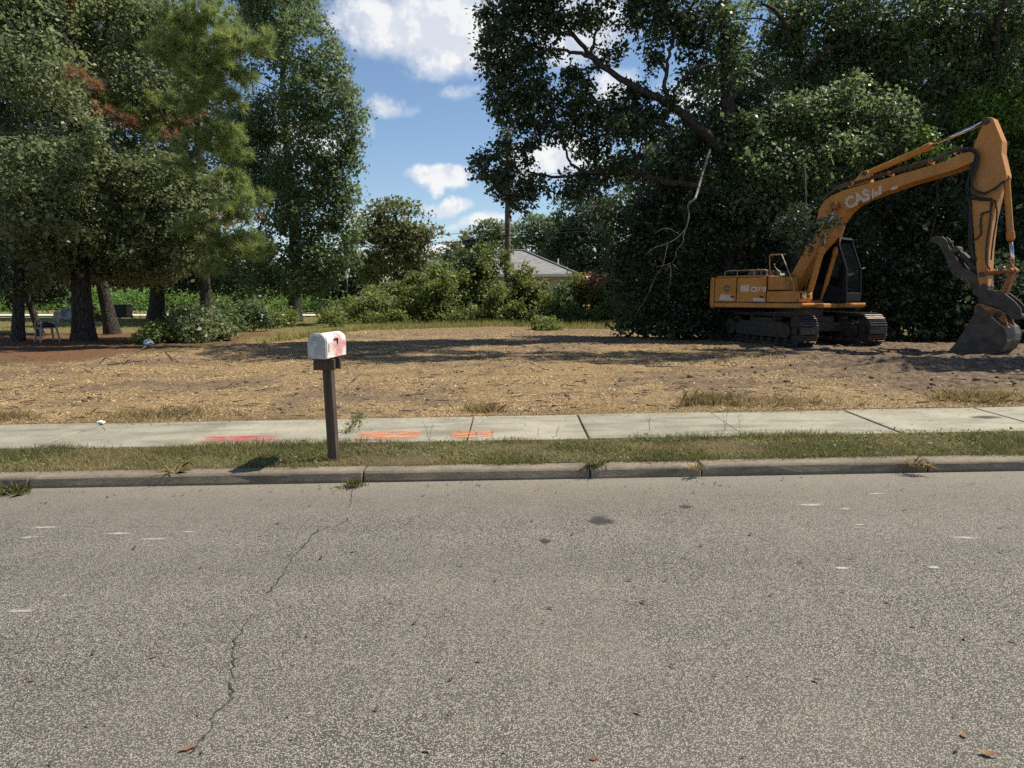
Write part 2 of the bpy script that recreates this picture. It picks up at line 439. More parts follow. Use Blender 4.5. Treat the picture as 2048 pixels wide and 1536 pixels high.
# ------------------------------------------------------------------ mesh builders
def tag(o, label=None, cat=None, group=None, kind=None):
    if label: o['label'] = label
    if cat: o['category'] = cat
    if group: o['group'] = group
    if kind: o['kind'] = kind
    return o
def empty(name, loc, rz=0.0):
    o = bpy.data.objects.new(name, None); o.empty_display_size = .2
    o.location = loc; o.rotation_euler = (0, 0, rz); COL.objects.link(o)
    return o
def link(name, me, parent=None, loc=None):
    o = bpy.data.objects.new(name, me); COL.objects.link(o)
    if parent is not None: o.parent = parent
    if loc is not None: o.location = loc
    return o
def mesh_np(name, V, Fc, material, smooth=False):
    V = np.ascontiguousarray(V, np.float32); Fc = np.ascontiguousarray(Fc, np.int32)
    k = Fc.shape[1]
    me = bpy.data.meshes.new(name)
    me.vertices.add(len(V)); me.vertices.foreach_set('co', V.ravel())
    me.loops.add(Fc.size); me.loops.foreach_set('vertex_index', Fc.ravel())
    me.polygons.add(len(Fc)); me.polygons.foreach_set('loop_start', np.arange(0, Fc.size, k, dtype=np.int32))
    me.polygons.foreach_set('loop_total', np.full(len(Fc), k, np.int32))
    if smooth: me.polygons.foreach_set('use_smooth', np.ones(len(Fc), bool))
    me.update(calc_edges=True)
    me.materials.append(MATS[material])
    return me
class MB:
    """collects shapes and links them as one mesh"""
    def __init__(s): s.v = []; s.f = []
    def add(s, vs, fs):
        o = len(s.v); s.v += [tuple(map(float, x)) for x in vs]; s.f += [tuple(i + o for i in q) for q in fs]
        return s
    def box(s, c, d, rot=None):
        hx, hy, hz = d[0] / 2, d[1] / 2, d[2] / 2
        vs = [Vector((x * hx, y * hy, z * hz)) for z in (-1, 1) for y in (-1, 1) for x in (-1, 1)]
        if rot is not None: vs = [rot @ q for q in vs]
        c = Vector(c)
        return s.add([q + c for q in vs], [(0, 2, 3, 1), (4, 5, 7, 6), (0, 1, 5, 4), (2, 6, 7, 3), (0, 4, 6, 2), (1, 3, 7, 5)])
    def prism(s, poly, y0, y1):
        """poly of (x, z) swept from y0 to y1"""
        n = len(poly); a = 0
        for i in range(n): a += poly[i][0] * poly[(i + 1) % n][1] - poly[(i + 1) % n][0] * poly[i][1]
        if a > 0: poly = poly[::-1]
        lo, hi = min(y0, y1), max(y0, y1)
        vs = [(x, lo, z) for x, z in poly] + [(x, hi, z) for x, z in poly]
        fs = [tuple(range(n))[::-1], tuple(range(n, 2 * n))] + [(i, (i + 1) % n, n + (i + 1) % n, n + i) for i in range(n)]
        return s.add(vs, fs)
    def tube(s, pts, rad, n=8, cap=True):
        pts = [Vector(map(float, q)) for q in pts]
        if not hasattr(rad, '__len__'): rad = [rad] * len(pts)
        vs = []; fs = []
        prev = None
        for i, q in enumerate(pts):
            d = (pts[min(i + 1, len(pts) - 1)] - pts[max(i - 1, 0)])
            if d.length < 1e-9: d = Vector((0, 0, 1))
            d.normalize()
            ref = prev if prev is not None else (Vector((1, 0, 0)) if abs(d.x) < .8 else Vector((0, 1, 0)))
            u = (ref - d * ref.dot(d)).normalized(); w = d.cross(u); prev = u
            for k in range(n):
                a = 2 * math.pi * k / n
                vs.append(q + (u * math.cos(a) + w * math.sin(a)) * rad[i])
        for i in range(len(pts) - 1):
            for k in range(n):
                k2 = (k + 1) % n
                fs.append((i * n + k, i * n + k2, (i + 1) * n + k2, (i + 1) * n + k))
        if cap:
            fs.append(tuple(range(n))[::-1]); fs.append(tuple((len(pts) - 1) * n + k for k in range(n)))
        return s.add(vs, fs)
    def cyl(s, a, b, r, n=16): return s.tube([a, b], r, n)
    def lathe(s, prof, c=(0, 0, 0), n=16):
        vs = []; fs = []
        for r_, z in prof:
            for k in range(n):
                a = 2 * math.pi * k / n; vs.append((c[0] + r_ * math.cos(a), c[1] + r_ * math.sin(a), c[2] + z))
        for i in range(len(prof) - 1):
            for k in range(n):
                k2 = (k + 1) % n; fs.append((i * n + k, i * n + k2, (i + 1) * n + k2, (i + 1) * n + k))
        fs.append(tuple(range(n))[::-1]); fs.append(tuple((len(prof) - 1) * n + k for k in range(n)))
        return s.add(vs, fs)
    def mesh(s, name, material, smooth=False):
        me = bpy.data.meshes.new(name); me.from_pydata(s.v, [], s.f); me.update()
        if smooth: me.polygons.foreach_set('use_smooth', np.ones(len(me.polygons), bool))
        me.materials.append(MATS[material]); return me
    def build(s, name, material, parent=None, smooth=False, bevel=0.0, loc=None):
        o = link(name, s.mesh(name, material, smooth), parent, loc)
        if bevel:
            b_ = o.modifiers.new('bevel', 'BEVEL'); b_.width = bevel; b_.segments = 2; b_.limit_method = 'ANGLE'; b_.angle_limit = R(35)
        return o
def spline(pts, n=6):
    pts = [np.array(q, float) for q in pts]; o = []
    P = [2 * pts[0] - pts[1]] + pts + [2 * pts[-1] - pts[-2]]
    for i in range(1, len(P) - 2):
        for k in range(n):
            t_ = k / n
            o.append(.5 * ((2 * P[i]) + (-P[i - 1] + P[i + 1]) * t_ + (2 * P[i - 1] - 5 * P[i] + 4 * P[i + 1] - P[i + 2]) * t_ ** 2 + (-P[i - 1] + 3 * P[i] - 3 * P[i + 1] + P[i + 2]) * t_ ** 3))
    o.append(pts[-1]); return o

# ================================================================== THE GROUND
SL = .018                                     # the street climbs gently to the right
def slope(x): return SL * np.clip(x, -60, 60)
Y_CURB, Y_CURBB, Y_WALK, Y_WALKB = 5.66, 5.84, 6.76, 7.99
def lot_edge(x):
    """how far back the cleared lot reaches at x"""
    return np.interp(x, [-30, -11, -9.6, -8.2, -6.8, -5.6, -.5, 3, 6, 30], [8, 12.2, 13.6, 16.5, 20.5, 27.5, 31, 29, 26, 26])
def gz(x, y):
    x = np.asarray(x, float); y = np.asarray(y, float)
    t_ = sstep(y, 8.2, 16)
    base = .128 + slope(x) * (1 - t_) + .03 * t_
    bump = (fbm(np.stack([x * .8, y * .8, x * 0 + 3], -1), 4) - .5) * .10 + (fbm(np.stack([x * 4, y * 4, x * 0], -1), 3) - .5) * .05
    sm = sstep(x, 3.0, 6.5) * sstep(y, 8.6, 9.6) * (1 - sstep(y, 17, 22))
    rut = (fbm(np.stack([x * 1.6, y * 5, x * 0 + 9], -1), 4) - .5) * .22 + .05
    mound = .13 * np.exp(-(((x - 9.2) / 1.6) ** 2 + ((y - 11.2) / .7) ** 2)) + .08 * np.exp(-(((x - 6.6) / 1.3) ** 2 + ((y - 12.6) / .5) ** 2))
    gr = 0
    for y0_, s_ in ((12.4, .10), (14.2, .10)):
        d_ = y - y0_ - s_ * (x - 8) - .25 * np.sin(x * .5)
        gr = gr - .10 * np.exp(-(d_ / .26) ** 4) + .07 * np.exp(-((np.abs(d_) - .38) / .14) ** 2)
    gr = gr * sstep(x, 3.6, 5.2) * (.6 + .8 * fbm(np.stack([x * 2.2, y * 2.2, x * 0 + 1], -1), 2))
    return base + gr + (bump + sm * rut) * sstep(y, 8.0, 8.8) + mound

def sheet(name, xs, ys, zf, material):
    Xg, Yg = np.meshgrid(xs, ys); Zg = zf(Xg, Yg)
    V = np.stack([Xg, Yg, Zg], -1).reshape(-1, 3)
    nx, ny = len(xs), len(ys)
    i = np.arange(nx * ny).reshape(ny, nx)
    Fc = np.stack([i[:-1, :-1], i[:-1, 1:], i[1:, 1:], i[1:, :-1]], -1).reshape(-1, 4)
    return mesh_np(name, V, Fc, material, True)
xs = np.concatenate([[-900, -400, -200, -110, -70, -50, -40, -32], np.arange(-27, 27.01, .20), [32, 40, 50, 70, 110, 200, 400, 900]])
ys = np.concatenate([np.arange(7.99, 20, .11), np.arange(20, 34, .22), np.arange(34, 60, .8), [65, 75, 90, 120, 180, 300, 600, 1500]])
me = sheet('ground', xs, ys, gz, 'terrain')
co = np.empty(len(me.vertices) * 3, np.float32); me.vertices.foreach_get('co', co); co = co.reshape(-1, 3)
def masks(x, y):
    q = np.stack([x, y, x * 0], -1)
    n1 = (fbm(q * .7 + 5, 4) - .5); n2 = (fbm(q * 2.7 + 15, 4) - .5)
    le = lot_edge(x)
    wob = n1 * 3.0 + n2 * 1.4
    meadow = sstep(y - le + wob * 1.2, .2, 1.8)
    need = sstep(-x - 6.6 - (24 - y) * .12 + wob, 0, 1.6) * sstep(y, 13, 15.0) * (1 - sstep(y + wob, 24.5, 27.5)) * sstep(y - le + wob, -1.0, .6)
    soil = sstep(x + wob * 1.6, 3.8, 6.6) * sstep(y + wob * .3, 8.8, 9.8) * (1 - sstep(y, 24, 28))
    soil = np.maximum(soil, sstep(n1 + n2 * .8, .05, .20) * .75)
    soil = np.maximum(soil, sstep(y - 21 + wob, 0, 4) * .5 * sstep(x, -6, -3))
    return np.clip(soil, 0, 1), np.clip(need, 0, 1), np.clip(meadow * (1 - need), 0, 1)
so_, ne_, md_ = masks(co[:, 0], co[:, 1])
for nm, arr in (('soil', so_), ('needles', ne_), ('meadow', md_)):
    a_ = me.attributes.new(nm, 'FLOAT', 'POINT'); a_.data.foreach_set('value', arr.astype(np.float32))
ground = tag(link('ground', me), 'cleared lot of wood chips and bare soil running back to rough grass', 'ground', kind='structure')

me = sheet('road', np.array([-300, -100, -40, -15, -8, -4, 0, 4, 8, 15, 40, 100, 300.]), np.array([-60, -20, -5, 0, 2, 4, 5.0, 5.655]), lambda x, y: slope(x) + 0 * y, 'asphalt')
road = tag(link('road', me), 'grey worn asphalt road with light aggregate', 'road', kind='structure')

# grass verge between kerb and footpath
me = sheet('verge', np.concatenate([[-300, -60], np.arange(-20, 20.01, .1), [60, 300]]), np.linspace(Y_CURBB - .01, Y_WALK + .02, 14),
           lambda x, y: .094 + slope(x) + (fbm(np.stack([x * 2.5, y * 2.5, x * 0], -1), 3) - .45) * .045, 'verge_soil')
verge = tag(link('verge', me), 'narrow strip of earth under the grass between kerb and footpath', 'verge', kind='structure')

# kerb in sections
curb = empty('curb', (0, Y_CURB, 0)); tag(curb, 'weathered concrete kerb along the road in cast sections', 'kerb', kind='structure')
joints = [-300, -60, -31, -28.2, -25.4, -22.6, -19.8, -17.0, -14.2, -11.4, -8.8, -6.5, -3.96, -1.22, .64, 1.55, 3.40, 5.4, 8.1, 10.8, 13.5, 16.2, 19, 21.8, 24.6, 60, 300]
rs = random.Random(5)
for a, b_ in zip(joints[:-1], joints[1:]):
    mb = MB(); g_ = .006
    n = max(2, int((b_ - a) / .25) if b_ - a < 5 else 4)
    prof = [(0.0, -.08), (.004, .02), (.016, .072), (.030, .088), (.055, .096), (.18, .098), (.18, -.08)]
    vs = []; fs = []; dz = rs.uniform(-.004, .004); dy = rs.uniform(-.005, .005)
    for i in range(n + 1):
        x = a + g_ + (b_ - a - 2 * g_) * i / n
        w_ = 0 if b_ - a > 5 else 1
        for (y, z) in prof:
            jit = (float(fbm(np.array([x * 3, y * 9, z * 9]), 3)) - .5) * .022 * w_
            vs.append((x, y + dy + (jit if y < .1 else 0), z + dz + float(slope(x)) + (jit * .6 if z > 0 else 0)))
    k = len(prof)
    for i in range(n):
        for j in range(k - 1):
            fs.append((i * k + j, (i + 1) * k + j, (i + 1) * k + j + 1, i * k + j + 1))
    fs.append(tuple(range(k))); fs.append(tuple(n * k + j for j in range(k))[::-1])
    mb.add(vs, fs); o = mb.build('curb_section', 'curb_concrete', curb)
    o.modifiers.new('edges', 'BEVEL').width = .006
# footpath slabs
walk = empty('sidewalk', (0, Y_WALK, 0)); tag(walk, 'pale concrete footpath of separate slabs beside the cleared lot', 'footpath', kind='structure')
wj = [-300, -60, -30.5, -29, -27.5, -26, -24.5, -23, -21.5, -20, -18.5, -17, -15.5, -14, -12.3, -10.6, -9.1, -7.6, -6.1, -4.65, -3.22, -1.75, -.44, .745, 2.26, 3.78, 5.25, 6.75, 8.25, 9.75, 11.25, 12.75, 14.25, 15.75, 17.25, 18.75, 20.25, 60, 300]
def walk_z(x, y): return .106 + float(slope(x)) + (y - Y_WALK) * .020
for a, b_ in zip(wj[:-1], wj[1:]):
    tilt = [rs.uniform(-.005, .005) if b_ - a < 5 else 0 for _ in range(3)]
    g_ = .007; vs = []
    for zt in (-.09, 0):
        for y in (0, Y_WALKB - Y_WALK):
            for x in (a + g_, b_ - g_):
                vs.append((x, y, walk_z(x, Y_WALK + y) + zt + tilt[0] + (tilt[1] if x > a + .1 else 0)))
    mb = MB(); mb.add(vs, [(0, 2, 3, 1), (4, 5, 7, 6), (0, 1, 5, 4), (2, 6, 7, 3), (0, 4, 6, 2), (1, 3, 7, 5)])
    mb.build('slab', 'concrete', walk, bevel=.012)
# dirt in the joints under the slabs
me = sheet('walk_bed', np.array([-300, -40, -20, -10, 0, 10, 20, 40, 300.]), np.array([Y_WALK - .01, Y_WALKB + .02]) - Y_WALK, lambda x, y: .055 + slope(x) + y * .02, 'verge_soil')
link('joint_bed', me, walk)

def flat_patch(name, material, x0, x1, y0, y1, zf, parent, base, skew=0.0, label=None, lift=.004, n=8):
    vs = []; fs = []
    for j in range(n + 1):
        for i in range(n + 1):
            x = x0 + (x1 - x0) * i / n + skew * (j / n - .5); y = y0 + (y1 - y0) * j / n
            vs.append((x - base[0], y - base[1], zf(x, y) + lift - base[2]))
    for j in range(n):
        for i in range(n): a = j * (n + 1) + i; fs.append((a, a + 1, a + n + 2, a + n + 1))
    o = MB().add(vs, fs).build(name, material, parent)
    if label: o['label'] = label
    return o
wb = (0, Y_WALK, 0)
wz = lambda x, y: walk_z(x, y) + .007
flat_patch('paint_mark', 'paint_red', -3.22, -2.26, 6.78, 7.22, wz, walk, wb, .12, 'faded red spray paint mark on the footpath')
flat_patch('paint_mark', 'paint_orange', -1.66, -.82, 6.76, 7.34, wz, walk, wb, .10, 'long orange spray paint mark beside the letterbox')
flat_patch('paint_mark', 'paint_orange', -.70, -.10, 6.78, 7.30, wz, walk, wb, .04, 'short orange spray paint mark across a slab joint')
flat_patch('dark_patch', 'oil', 4.75, 5.30, 7.28, 7.55, wz, walk, wb, -.2)  # dark soft-edged patch on one slab, in the road's oil colour
rb = (0, 0, 0)
rz = lambda x, y: float(slope(x))
for (px, py, w_, h_, mt, sk) in [(1200, 1041, .34, .20, 'oil', 0), (1372, 1013, .20, .10, 'oil', 0), (1090, 1083, .14, .10, 'oil', 0), 
                                 (1752, 988, .22, .05, 'chalk', -.1), (1620, 1010, .28, .07, 'chalk', -.16), (1690, 1018, .14, .05, 'chalk', -.05), (1930, 1075, .26, .07, 'chalk', -.14),
                                 (1686, 1138, .14, .06, 'chalk', -.06), (1718, 1050, .10, .04, 'chalk', -.05), (1865, 1135, .12, .05, 'chalk', -.06), (380, 1064, .16, .04, 'chalk', .1),
                                 (310, 1078, .28, .05, 'chalk', .2), (235, 1068, .34, .05, 'chalk', .2), (60, 1075, .24, .05, 'chalk', .15), (135, 1192, .12, .05, 'chalk', .08), (40, 1222, .26, .06, 'chalk', .12), (90, 1055, .3, .05, 'chalk', .2)]:
    c_ = gp(px, py, 0.0); c_ = gp(px, py, rz(c_[0], 0))
    flat_patch('scuff' if mt == 'chalk' else 'dark_patch', mt, c_[0] - w_ / 2, c_[0] + w_ / 2, c_[1] - h_, c_[1] + h_, rz, road, rb, sk)
# long crack in the asphalt
cp = [(705, 985), (700, 1020), (690, 1045), (640, 1060), (612, 1088), (585, 1118), (565, 1150), (545, 1175), (510, 1220), (492, 1245), (470, 1282), (468, 1300), (469, 1322), (463, 1352), (462, 1385), (466, 1400), (430, 1425), (418, 1462), (398, 1492), (370, 1530)]
mb = MB(); pts = []
for px, py in cp:
    q = gp(px, py, 0); q = gp(px, py, rz(q[0], 0)); pts.append(q)
sp_ = spline(pts, 7); L_ = []
for i, q in enumerate(sp_):
    w_ = .0016 + .0040 * max(0, float(vnoise(np.array([i * .31, 2.2, 5])))) ** 2
    j = (random.random() - .5) * .022
    L_.append((q[0] + j, q[1], w_))
vs = []; fs = []
for x, y, w_ in L_:
    vs += [(x - w_, y, rz(x, y) + .004), (x + w_, y, rz(x, y) + .004)]
for i in range(len(L_) - 1):
    if float(vnoise(np.array([i * .13, 9.1, 1]))) > .27: fs.append((2 * i, 2 * i + 1, 2 * i + 3, 2 * i + 2))
mb.add(vs, fs).build('road_crack', 'crack', road)

# ================================================================== FOLIAGE TOOLS
def unit(V): return V / (np.linalg.norm(V, axis=-1, keepdims=True) + 1e-9)
def leaves(P, outw, size, rng, upb=.55, outb=.45, rnd=.75, aspect=.78, kite=False):
    """one four-sided leaf at each point"""
    N = len(P)
    n = unit(np.array([0, 0, upb]) + outw * outb + rng.normal(size=(N, 3)) * rnd)
    a = rng.normal(size=(N, 3)) + outw * .6 + np.array([0, 0, -.25]); a = unit(a - n * (a * n).sum(1, keepdims=True))
    b = np.cross(n, a)
    L = (size * np.clip(rng.lognormal(-.06, .36, N), .4, 1.9))[:, None]; Wd = L * aspect
    if kite:
        bend = n * L * rng.uniform(-.12, .12, N)[:, None]; Wd = Wd * .82; m_ = rng.uniform(.38, .55, N)[:, None]
        return np.stack([P, P + a * L * m_ + b * Wd * .5 + bend, P + a * L, P + a * L * m_ - b * Wd * .5 + bend], 1).reshape(-1, 3)
    flip = rng.random(N)[:, None] < .5
    p0 = np.where(flip, P + a * L, P); p1_ = np.where(flip, P + a * L * .18, P + a * L * .82)
    bend = n * L * rng.uniform(-.15, .15, N)[:, None]
    V = np.stack([p0, p1_ + b * Wd * .5 + bend, p1_ - b * Wd * .5 - bend], 1)
    return V.reshape(-1, 3)
def needles(P, outw, size, rng, per, width):
    N = len(P)
    D = unit(np.repeat(outw, per, 0) * .55 + np.array([0, 0, .45]) + rng.normal(size=(N * per, 3)) * .55)
    Q = np.repeat(P, per, 0) + rng.normal(size=(N * per, 3)) * .03
    s = unit(np.cross(D, rng.normal(size=(N * per, 3)))) * width * .5
    L = (size * rng.uniform(.7, 1.2, N * per))[:, None]
    return np.stack([Q - s, Q + s, Q + D * L + np.array([0, 0, -.12]) * L], 1).reshape(-1, 3)
TRI = [0]
def crown_points(lobes, dens, cl_r, nl, rng, hole, hs=.9, inner=.18, flat=.6, leaf=None):
    """leaf positions and outward directions; lobes = (centre, radii, weight)"""
    Ps = []; Os = []; Cs = []; Ds = []
    for (c, r, w) in lobes:
        c = np.array(c); r = np.array(r)
        area = 4 * math.pi * ((((r[0] * r[1]) ** 1.6 + (r[0] * r[2]) ** 1.6 + (r[1] * r[2]) ** 1.6) / 3) ** (1 / 1.6))
        n = max(4, int(area * dens * w)) if leaf is None else max(5, int(area * w * (1.0 + .09 * dens) / (.39 * leaf ** 2) / nl))
        d = unit(rng.normal(size=(n, 3)))
        nz = vnoise(d * 2.3 + c * .37)
        rho = np.clip(1 - np.abs(rng.normal(size=n)) * inner, .15, 1.1) * (.66 + .62 * nz)
        P = c + d * r * rho[:, None]
        keep = vnoise(P * hs + 31.7) > hole
        P = P[keep]; d = d[keep]
        Cs.append(P); Ds.append(unit(d / r)); 
    C = np.concatenate(Cs); D = np.concatenate(Ds)
    k = np.maximum(3, rng.poisson(nl, len(C))) if nl > 2 else np.ones(len(C), int)
    P = np.repeat(C, k, 0) + rng.normal(size=(k.sum(), 3)) * cl_r * np.array([1, 1, flat])
    O = np.repeat(D, k, 0)
    return C, D, P, O
def limb(mb, pts, r0, r1, n=6, seg=5, wob=.0, rng=None):
    sp2 = spline(pts, seg)
    if wob and rng is not None:
        sp2 = [q + (rng.normal(size=3) * wob if 0 < i < len(sp2) - 1 else 0) for i, q in enumerate(sp2)]
    m_ = len(sp2)
    mb.tube(sp2, [r0 + (r1 - r0) * (i / (m_ - 1)) ** .8 for i in range(m_)], n, False)
def pxlobes(lst, Y, F_=F):
    """(px, py, half width px, half height px, offset in Y, weight) -> lobes at their own distance"""
    o = []
    for q in lst:
        px, py, rx, ry = q[:4]; dY = q[4] if len(q) > 4 else 0; w = q[5] if len(q) > 5 else 1
        d = Y + dY; c = at(px, py, d); s = d / F_
        o.append((c, (rx * s, max(rx, ry) * s * .85, ry * s), w))
    return o
def tree(name, label, base, lobes, leafmat, size=.085, dens=6.0, cl_r=.22, nl=20, hole=.22, hs=.9, trunk_r=.25, barkmat='bark_oak', top=None, trunk_pts=None,
         limbs=(), group=None, seed=1, cat='tree', twig=.5, auto=True, nd=None, stems=1, inner=.18, extra=None, flat=.6, outb=.45, upb=.55):
    rng = np.random.default_rng(seed)
    base = np.array(base, float); base[2] = float(gz(base[0], base[1]))
    root = empty(name, base); tag(root, label, cat, group)
    mb = MB()
    cen = np.mean([l[0] for l in lobes], 0)
    zt = max(l[0][2] for l in lobes)
    if trunk_pts is None:
        tp = top if top is not None else zt
        k = tp - base[2]
        trunk_pts = [base - [0, 0, .15], base + [rng.normal() * .02 * k, rng.normal() * .02 * k, k * .35], base + [(cen[0] - base[0]) * .25 + rng.normal() * .03 * k, (cen[1] - base[1]) * .2, k * .7], base + [(cen[0] - base[0]) * .5, (cen[1] - base[1]) * .4, k]]
    tp_ = [np.array(q, float) for q in trunk_pts]
    ts = spline(tp_, 6)
    if stems == 1:
        rad = [trunk_r * (1 - .78 * (i / (len(ts) - 1))) * (1 + .5 * math.exp(-i * 1.1)) for i in range(len(ts))]
        mb.tube([q - base for q in ts], rad, 10 if trunk_r > .12 else 6, False)
    else:
        for s_ in range(stems):
            a = rng.uniform(0, 6.28); l = lobes[s_ % len(lobes)][0]
            b0 = base + np.array([math.cos(a), math.sin(a), 0]) * trunk_r * rng.uniform(.5, 3) - [0, 0, .1]
            mid = (b0 + l) / 2 + rng.normal(size=3) * .12
            limb(mb, [b0 - base, mid - base, l - base + rng.normal(size=3) * .2], trunk_r, trunk_r * .3, 5, 4)
    for (pts, r0, r1) in limbs:
        limb(mb, [np.array(q) - base for q in pts], r0, r1, 7, 6, .02, rng)
    if not nd: size = size * 1.42; cl_r = cl_r * .82; nl = nl * 1.25
    C, D, P, O = crown_points(lobes, dens, cl_r, nl, rng, hole, hs, inner, flat, None if nd else size)
    if auto:
        S = [np.array(q) for q in ts[len(ts) // 4:]]; SR = [trunk_r * (1 - .78 * (i / (len(ts) - 1))) for i in range(len(ts))][len(ts) // 4:]
        for (pts, r0, r1) in limbs:
            q_ = spline(pts, 5); S += list(q_); SR += [r0 + (r1 - r0) * i / len(q_) for i in range(len(q_))]
        ax = np.array(tp_[len(tp_) // 2])
        for (c, r, w) in sorted(lobes, key=lambda l: np.linalg.norm((l[0] - ax)[:2])):
            SA = np.array(S); dv = c - SA; dist = np.linalg.norm(dv, axis=1)
            j0 = int(np.argmin(dist + np.where(dv[:, 2] < .1 * dist, 1.2 * dist, 0)))
            s0 = S[j0]; ln_ = dist[j0]
            r0 = min(SR[j0] * .55, .014 + .014 * ln_)
            md = (s0 + c) / 2 + np.array([0, 0, .10 * ln_]) * rng.uniform(-.6, 1) + rng.normal(size=3) * .06 * ln_
            if stems == 1:
                q_ = spline([s0, md, c], 4); limb(mb, [s0 - base, md - base, c - base], r0, r0 * .45, 5, 4)
                S += list(q_[1:]); SR += [r0 + (r0 * .45 - r0) * i / len(q_) for i in range(1, len(q_))]
            k_ = np.argsort((((C - c) / r) ** 2).sum(1))[:max(4, int(40 * twig))]
            for j in rng.permutation(k_)[:int(22 * twig)]:
                e = C[j]; m_ = c + (e - c) * .5 + rng.normal(size=3) * .12 * np.linalg.norm(e - c)
                rr = max(.005, r0 * .35)
                limb(mb, [c - base, m_ - base, e - base], rr, rr * .35, 3, 2)
    if stems == 1: mb.build('trunk', barkmat, root, True)
    else: mb.build('stems', barkmat, root, True)['kind'] = 'stuff'
    if nd:
        V = needles(P, O, size, rng, nd[0], nd[1]) - base; Fc = np.arange(len(V)).reshape(-1, 3)
    else:
        kt = base[1] < 26; V = leaves(P, O, size, rng, upb, outb, kite=kt) - base; Fc = np.arange(len(V)).reshape(-1, 4 if kt else 3)
    TRI[0] += len(Fc)
    o = link('crown', mesh_np('crown', V, Fc, leafmat), root); o['kind'] = 'stuff'
    if extra:
        for (l2, mt2, sz2, dens2, nd2) in extra:
            C, D, P, O = crown_points(l2, dens2, cl_r, nl, rng, .1, hs, inner)
            if nd2:
                V = needles(P, O, sz2, rng, nd2[0], nd2[1]) - base; Fc = np.arange(len(V)).reshape(-1, 3)
            else:
                V = leaves(P, O, sz2, rng) - base; Fc = np.arange(len(V)).reshape(-1, 3)
            TRI[0] += len(Fc)
            o = link('foliage', mesh_np('foliage', V, Fc, mt2), root); o['kind'] = 'stuff'
    return root

# ================================================================== HOUSE BEYOND THE BUSHES
HY = 48.0
house = empty('house', (0.4, HY, float(gz(.4, HY)))); tag(house, 'small beige house with grey hip roof behind the bushes', 'house')
hw, hd, eav, rdg = 4.0, 7.4, 2.62, 4.50
MB().box((0, hd / 2, eav / 2), (2 * hw - .7, hd - .7, eav)).build('wall', 'siding', house)
for k in range(16):                                   # lap boards on the front
    MB().box((0, .345, .12 + k * .155), (2 * hw - .74, .02, .145), Matrix.Rotation(R(4), 3, 'X')).build('siding_board', 'siding', house)
ov = .02
rv = [(-hw, 0, eav), (hw, 0, eav), (hw, hd, eav), (-hw, hd, eav), (-hw + 3.6, hd / 2, rdg), (hw - 3.6, hd / 2, rdg), (-hw, 0, eav + .12), (hw, 0, eav + .12), (hw, hd, eav + .12), (-hw, hd, eav + .12)]
MB().add(rv, [(6, 7, 5, 4), (7, 8, 5), (8, 9, 4, 5), (9, 6, 4), (0, 1, 7, 6), (1, 2, 8, 7), (2, 3, 9, 8), (3, 0, 6, 9), (3, 2, 1, 0)]).build('roof', 'roof_shingle', house)
rf = MB()
for a, b_ in ((4, 5), (5, 7), (4, 6), (5, 8), (4, 9)):
    rf.tube([Vector(rv[a]) + Vector((0, 0, .03)), Vector(rv[b_]) + Vector((0, 0, .03))], .07, 6)
rf.build('ridge_cap', 'roof_shingle', house)
MB().box((0, -.03, eav + .03), (2 * hw + .06, .05, .17)).build('fascia', 'white_trim', house)
MB().box((hw + .03, hd / 2, eav + .03), (.05, hd, .17)).build('fascia', 'white_trim', house)
for x in (-hw + .35, hw - .35): MB().box((x, .31, eav / 2 - .02), (.14, .10, eav - .06)).build('corner_board', 'white_trim', house)
MB().cyl((hw - 1.2, 2.0, 3.2), (hw - 1.2, 2.0, 3.85), .05, 10).build('vent_pipe', 'white_trim', house)
for x in (-1.5, 1.6):
    wn = MB().box((x, .30, 1.55), (1.05, .06, 1.5)).build('window', 'white_trim', house)
    for zz_ in (1.2, 1.9): MB().box((x, .265, zz_), (.85, .02, .58)).build('pane', 'window_glass', wn)

# far street and its strip
me = sheet('far_street', np.array([-200, -60, -30, -10, -3.]), np.array([44.4, 48.2]), lambda x, y: .22 + 0 * x, 'far_concrete')
tag(link('far_street', me), 'pale concrete street crossing beyond the trees', 'street', kind='structure')

# ================================================================== TREES ON THE LEFT
def base_px(px, py, z=.15):
    q = gp(px, py, z); return (q[0], q[1], z)
LG = 'broad trees on the left'
b1 = base_px(35, 684)
tree('broadleaf_tree', 'leafy tree with slim bare trunk at the far left edge', b1,
     pxlobes([(-60, 60, 130, 110), (40, 60, 105, 85, -.6), (90, 150, 95, 70, -1), (10, 210, 110, 85, -.8), (60, 330, 110, 75, -1.2), (130, 260, 70, 50, -.8), (20, 440, 105, 70, -1), (110, 420, 85, 60, -1.2), (-80, 330, 120, 110, 0), (-100, 500, 110, 90), (40, 540, 80, 45, 1.2), (140, 500, 75, 50, .3), (70, -30, 100, 50)], 19.9),
     'leaf_olive', .078, 7.5, .24, 24, .36, trunk_r=.15, seed=21, group=LG)
b2 = base_px(226, 668)
tree('broadleaf_tree', 'leafy tree with thick forked trunk beside the tall pine', b2,
     pxlobes([(215, 40, 110, 70, 1), (300, 60, 100, 60, .5), (260, 170, 90, 55, 0), (330, 230, 55, 40, 0), (215, 300, 70, 45, .8), (300, 350, 95, 45, -.8), (240, 410, 95, 50, -1), (340, 430, 95, 50, -1), (280, 490, 110, 50, -.8), (190, 515, 90, 40, -.5), (360, 505, 70, 40, -.6), (270, 540, 90, 26, 0), (400, 380, 50, 30, -.6), (430, 440, 60, 35, -.4), (180, -30, 110, 45, 1), (120, 90, 70, 60, 1.5), (150, 330, 60, 60, 1.4)], 21.4),
     'leaf_olive', .078, 6.6, .25, 23, .36, trunk_r=.21, seed=22, group=LG)
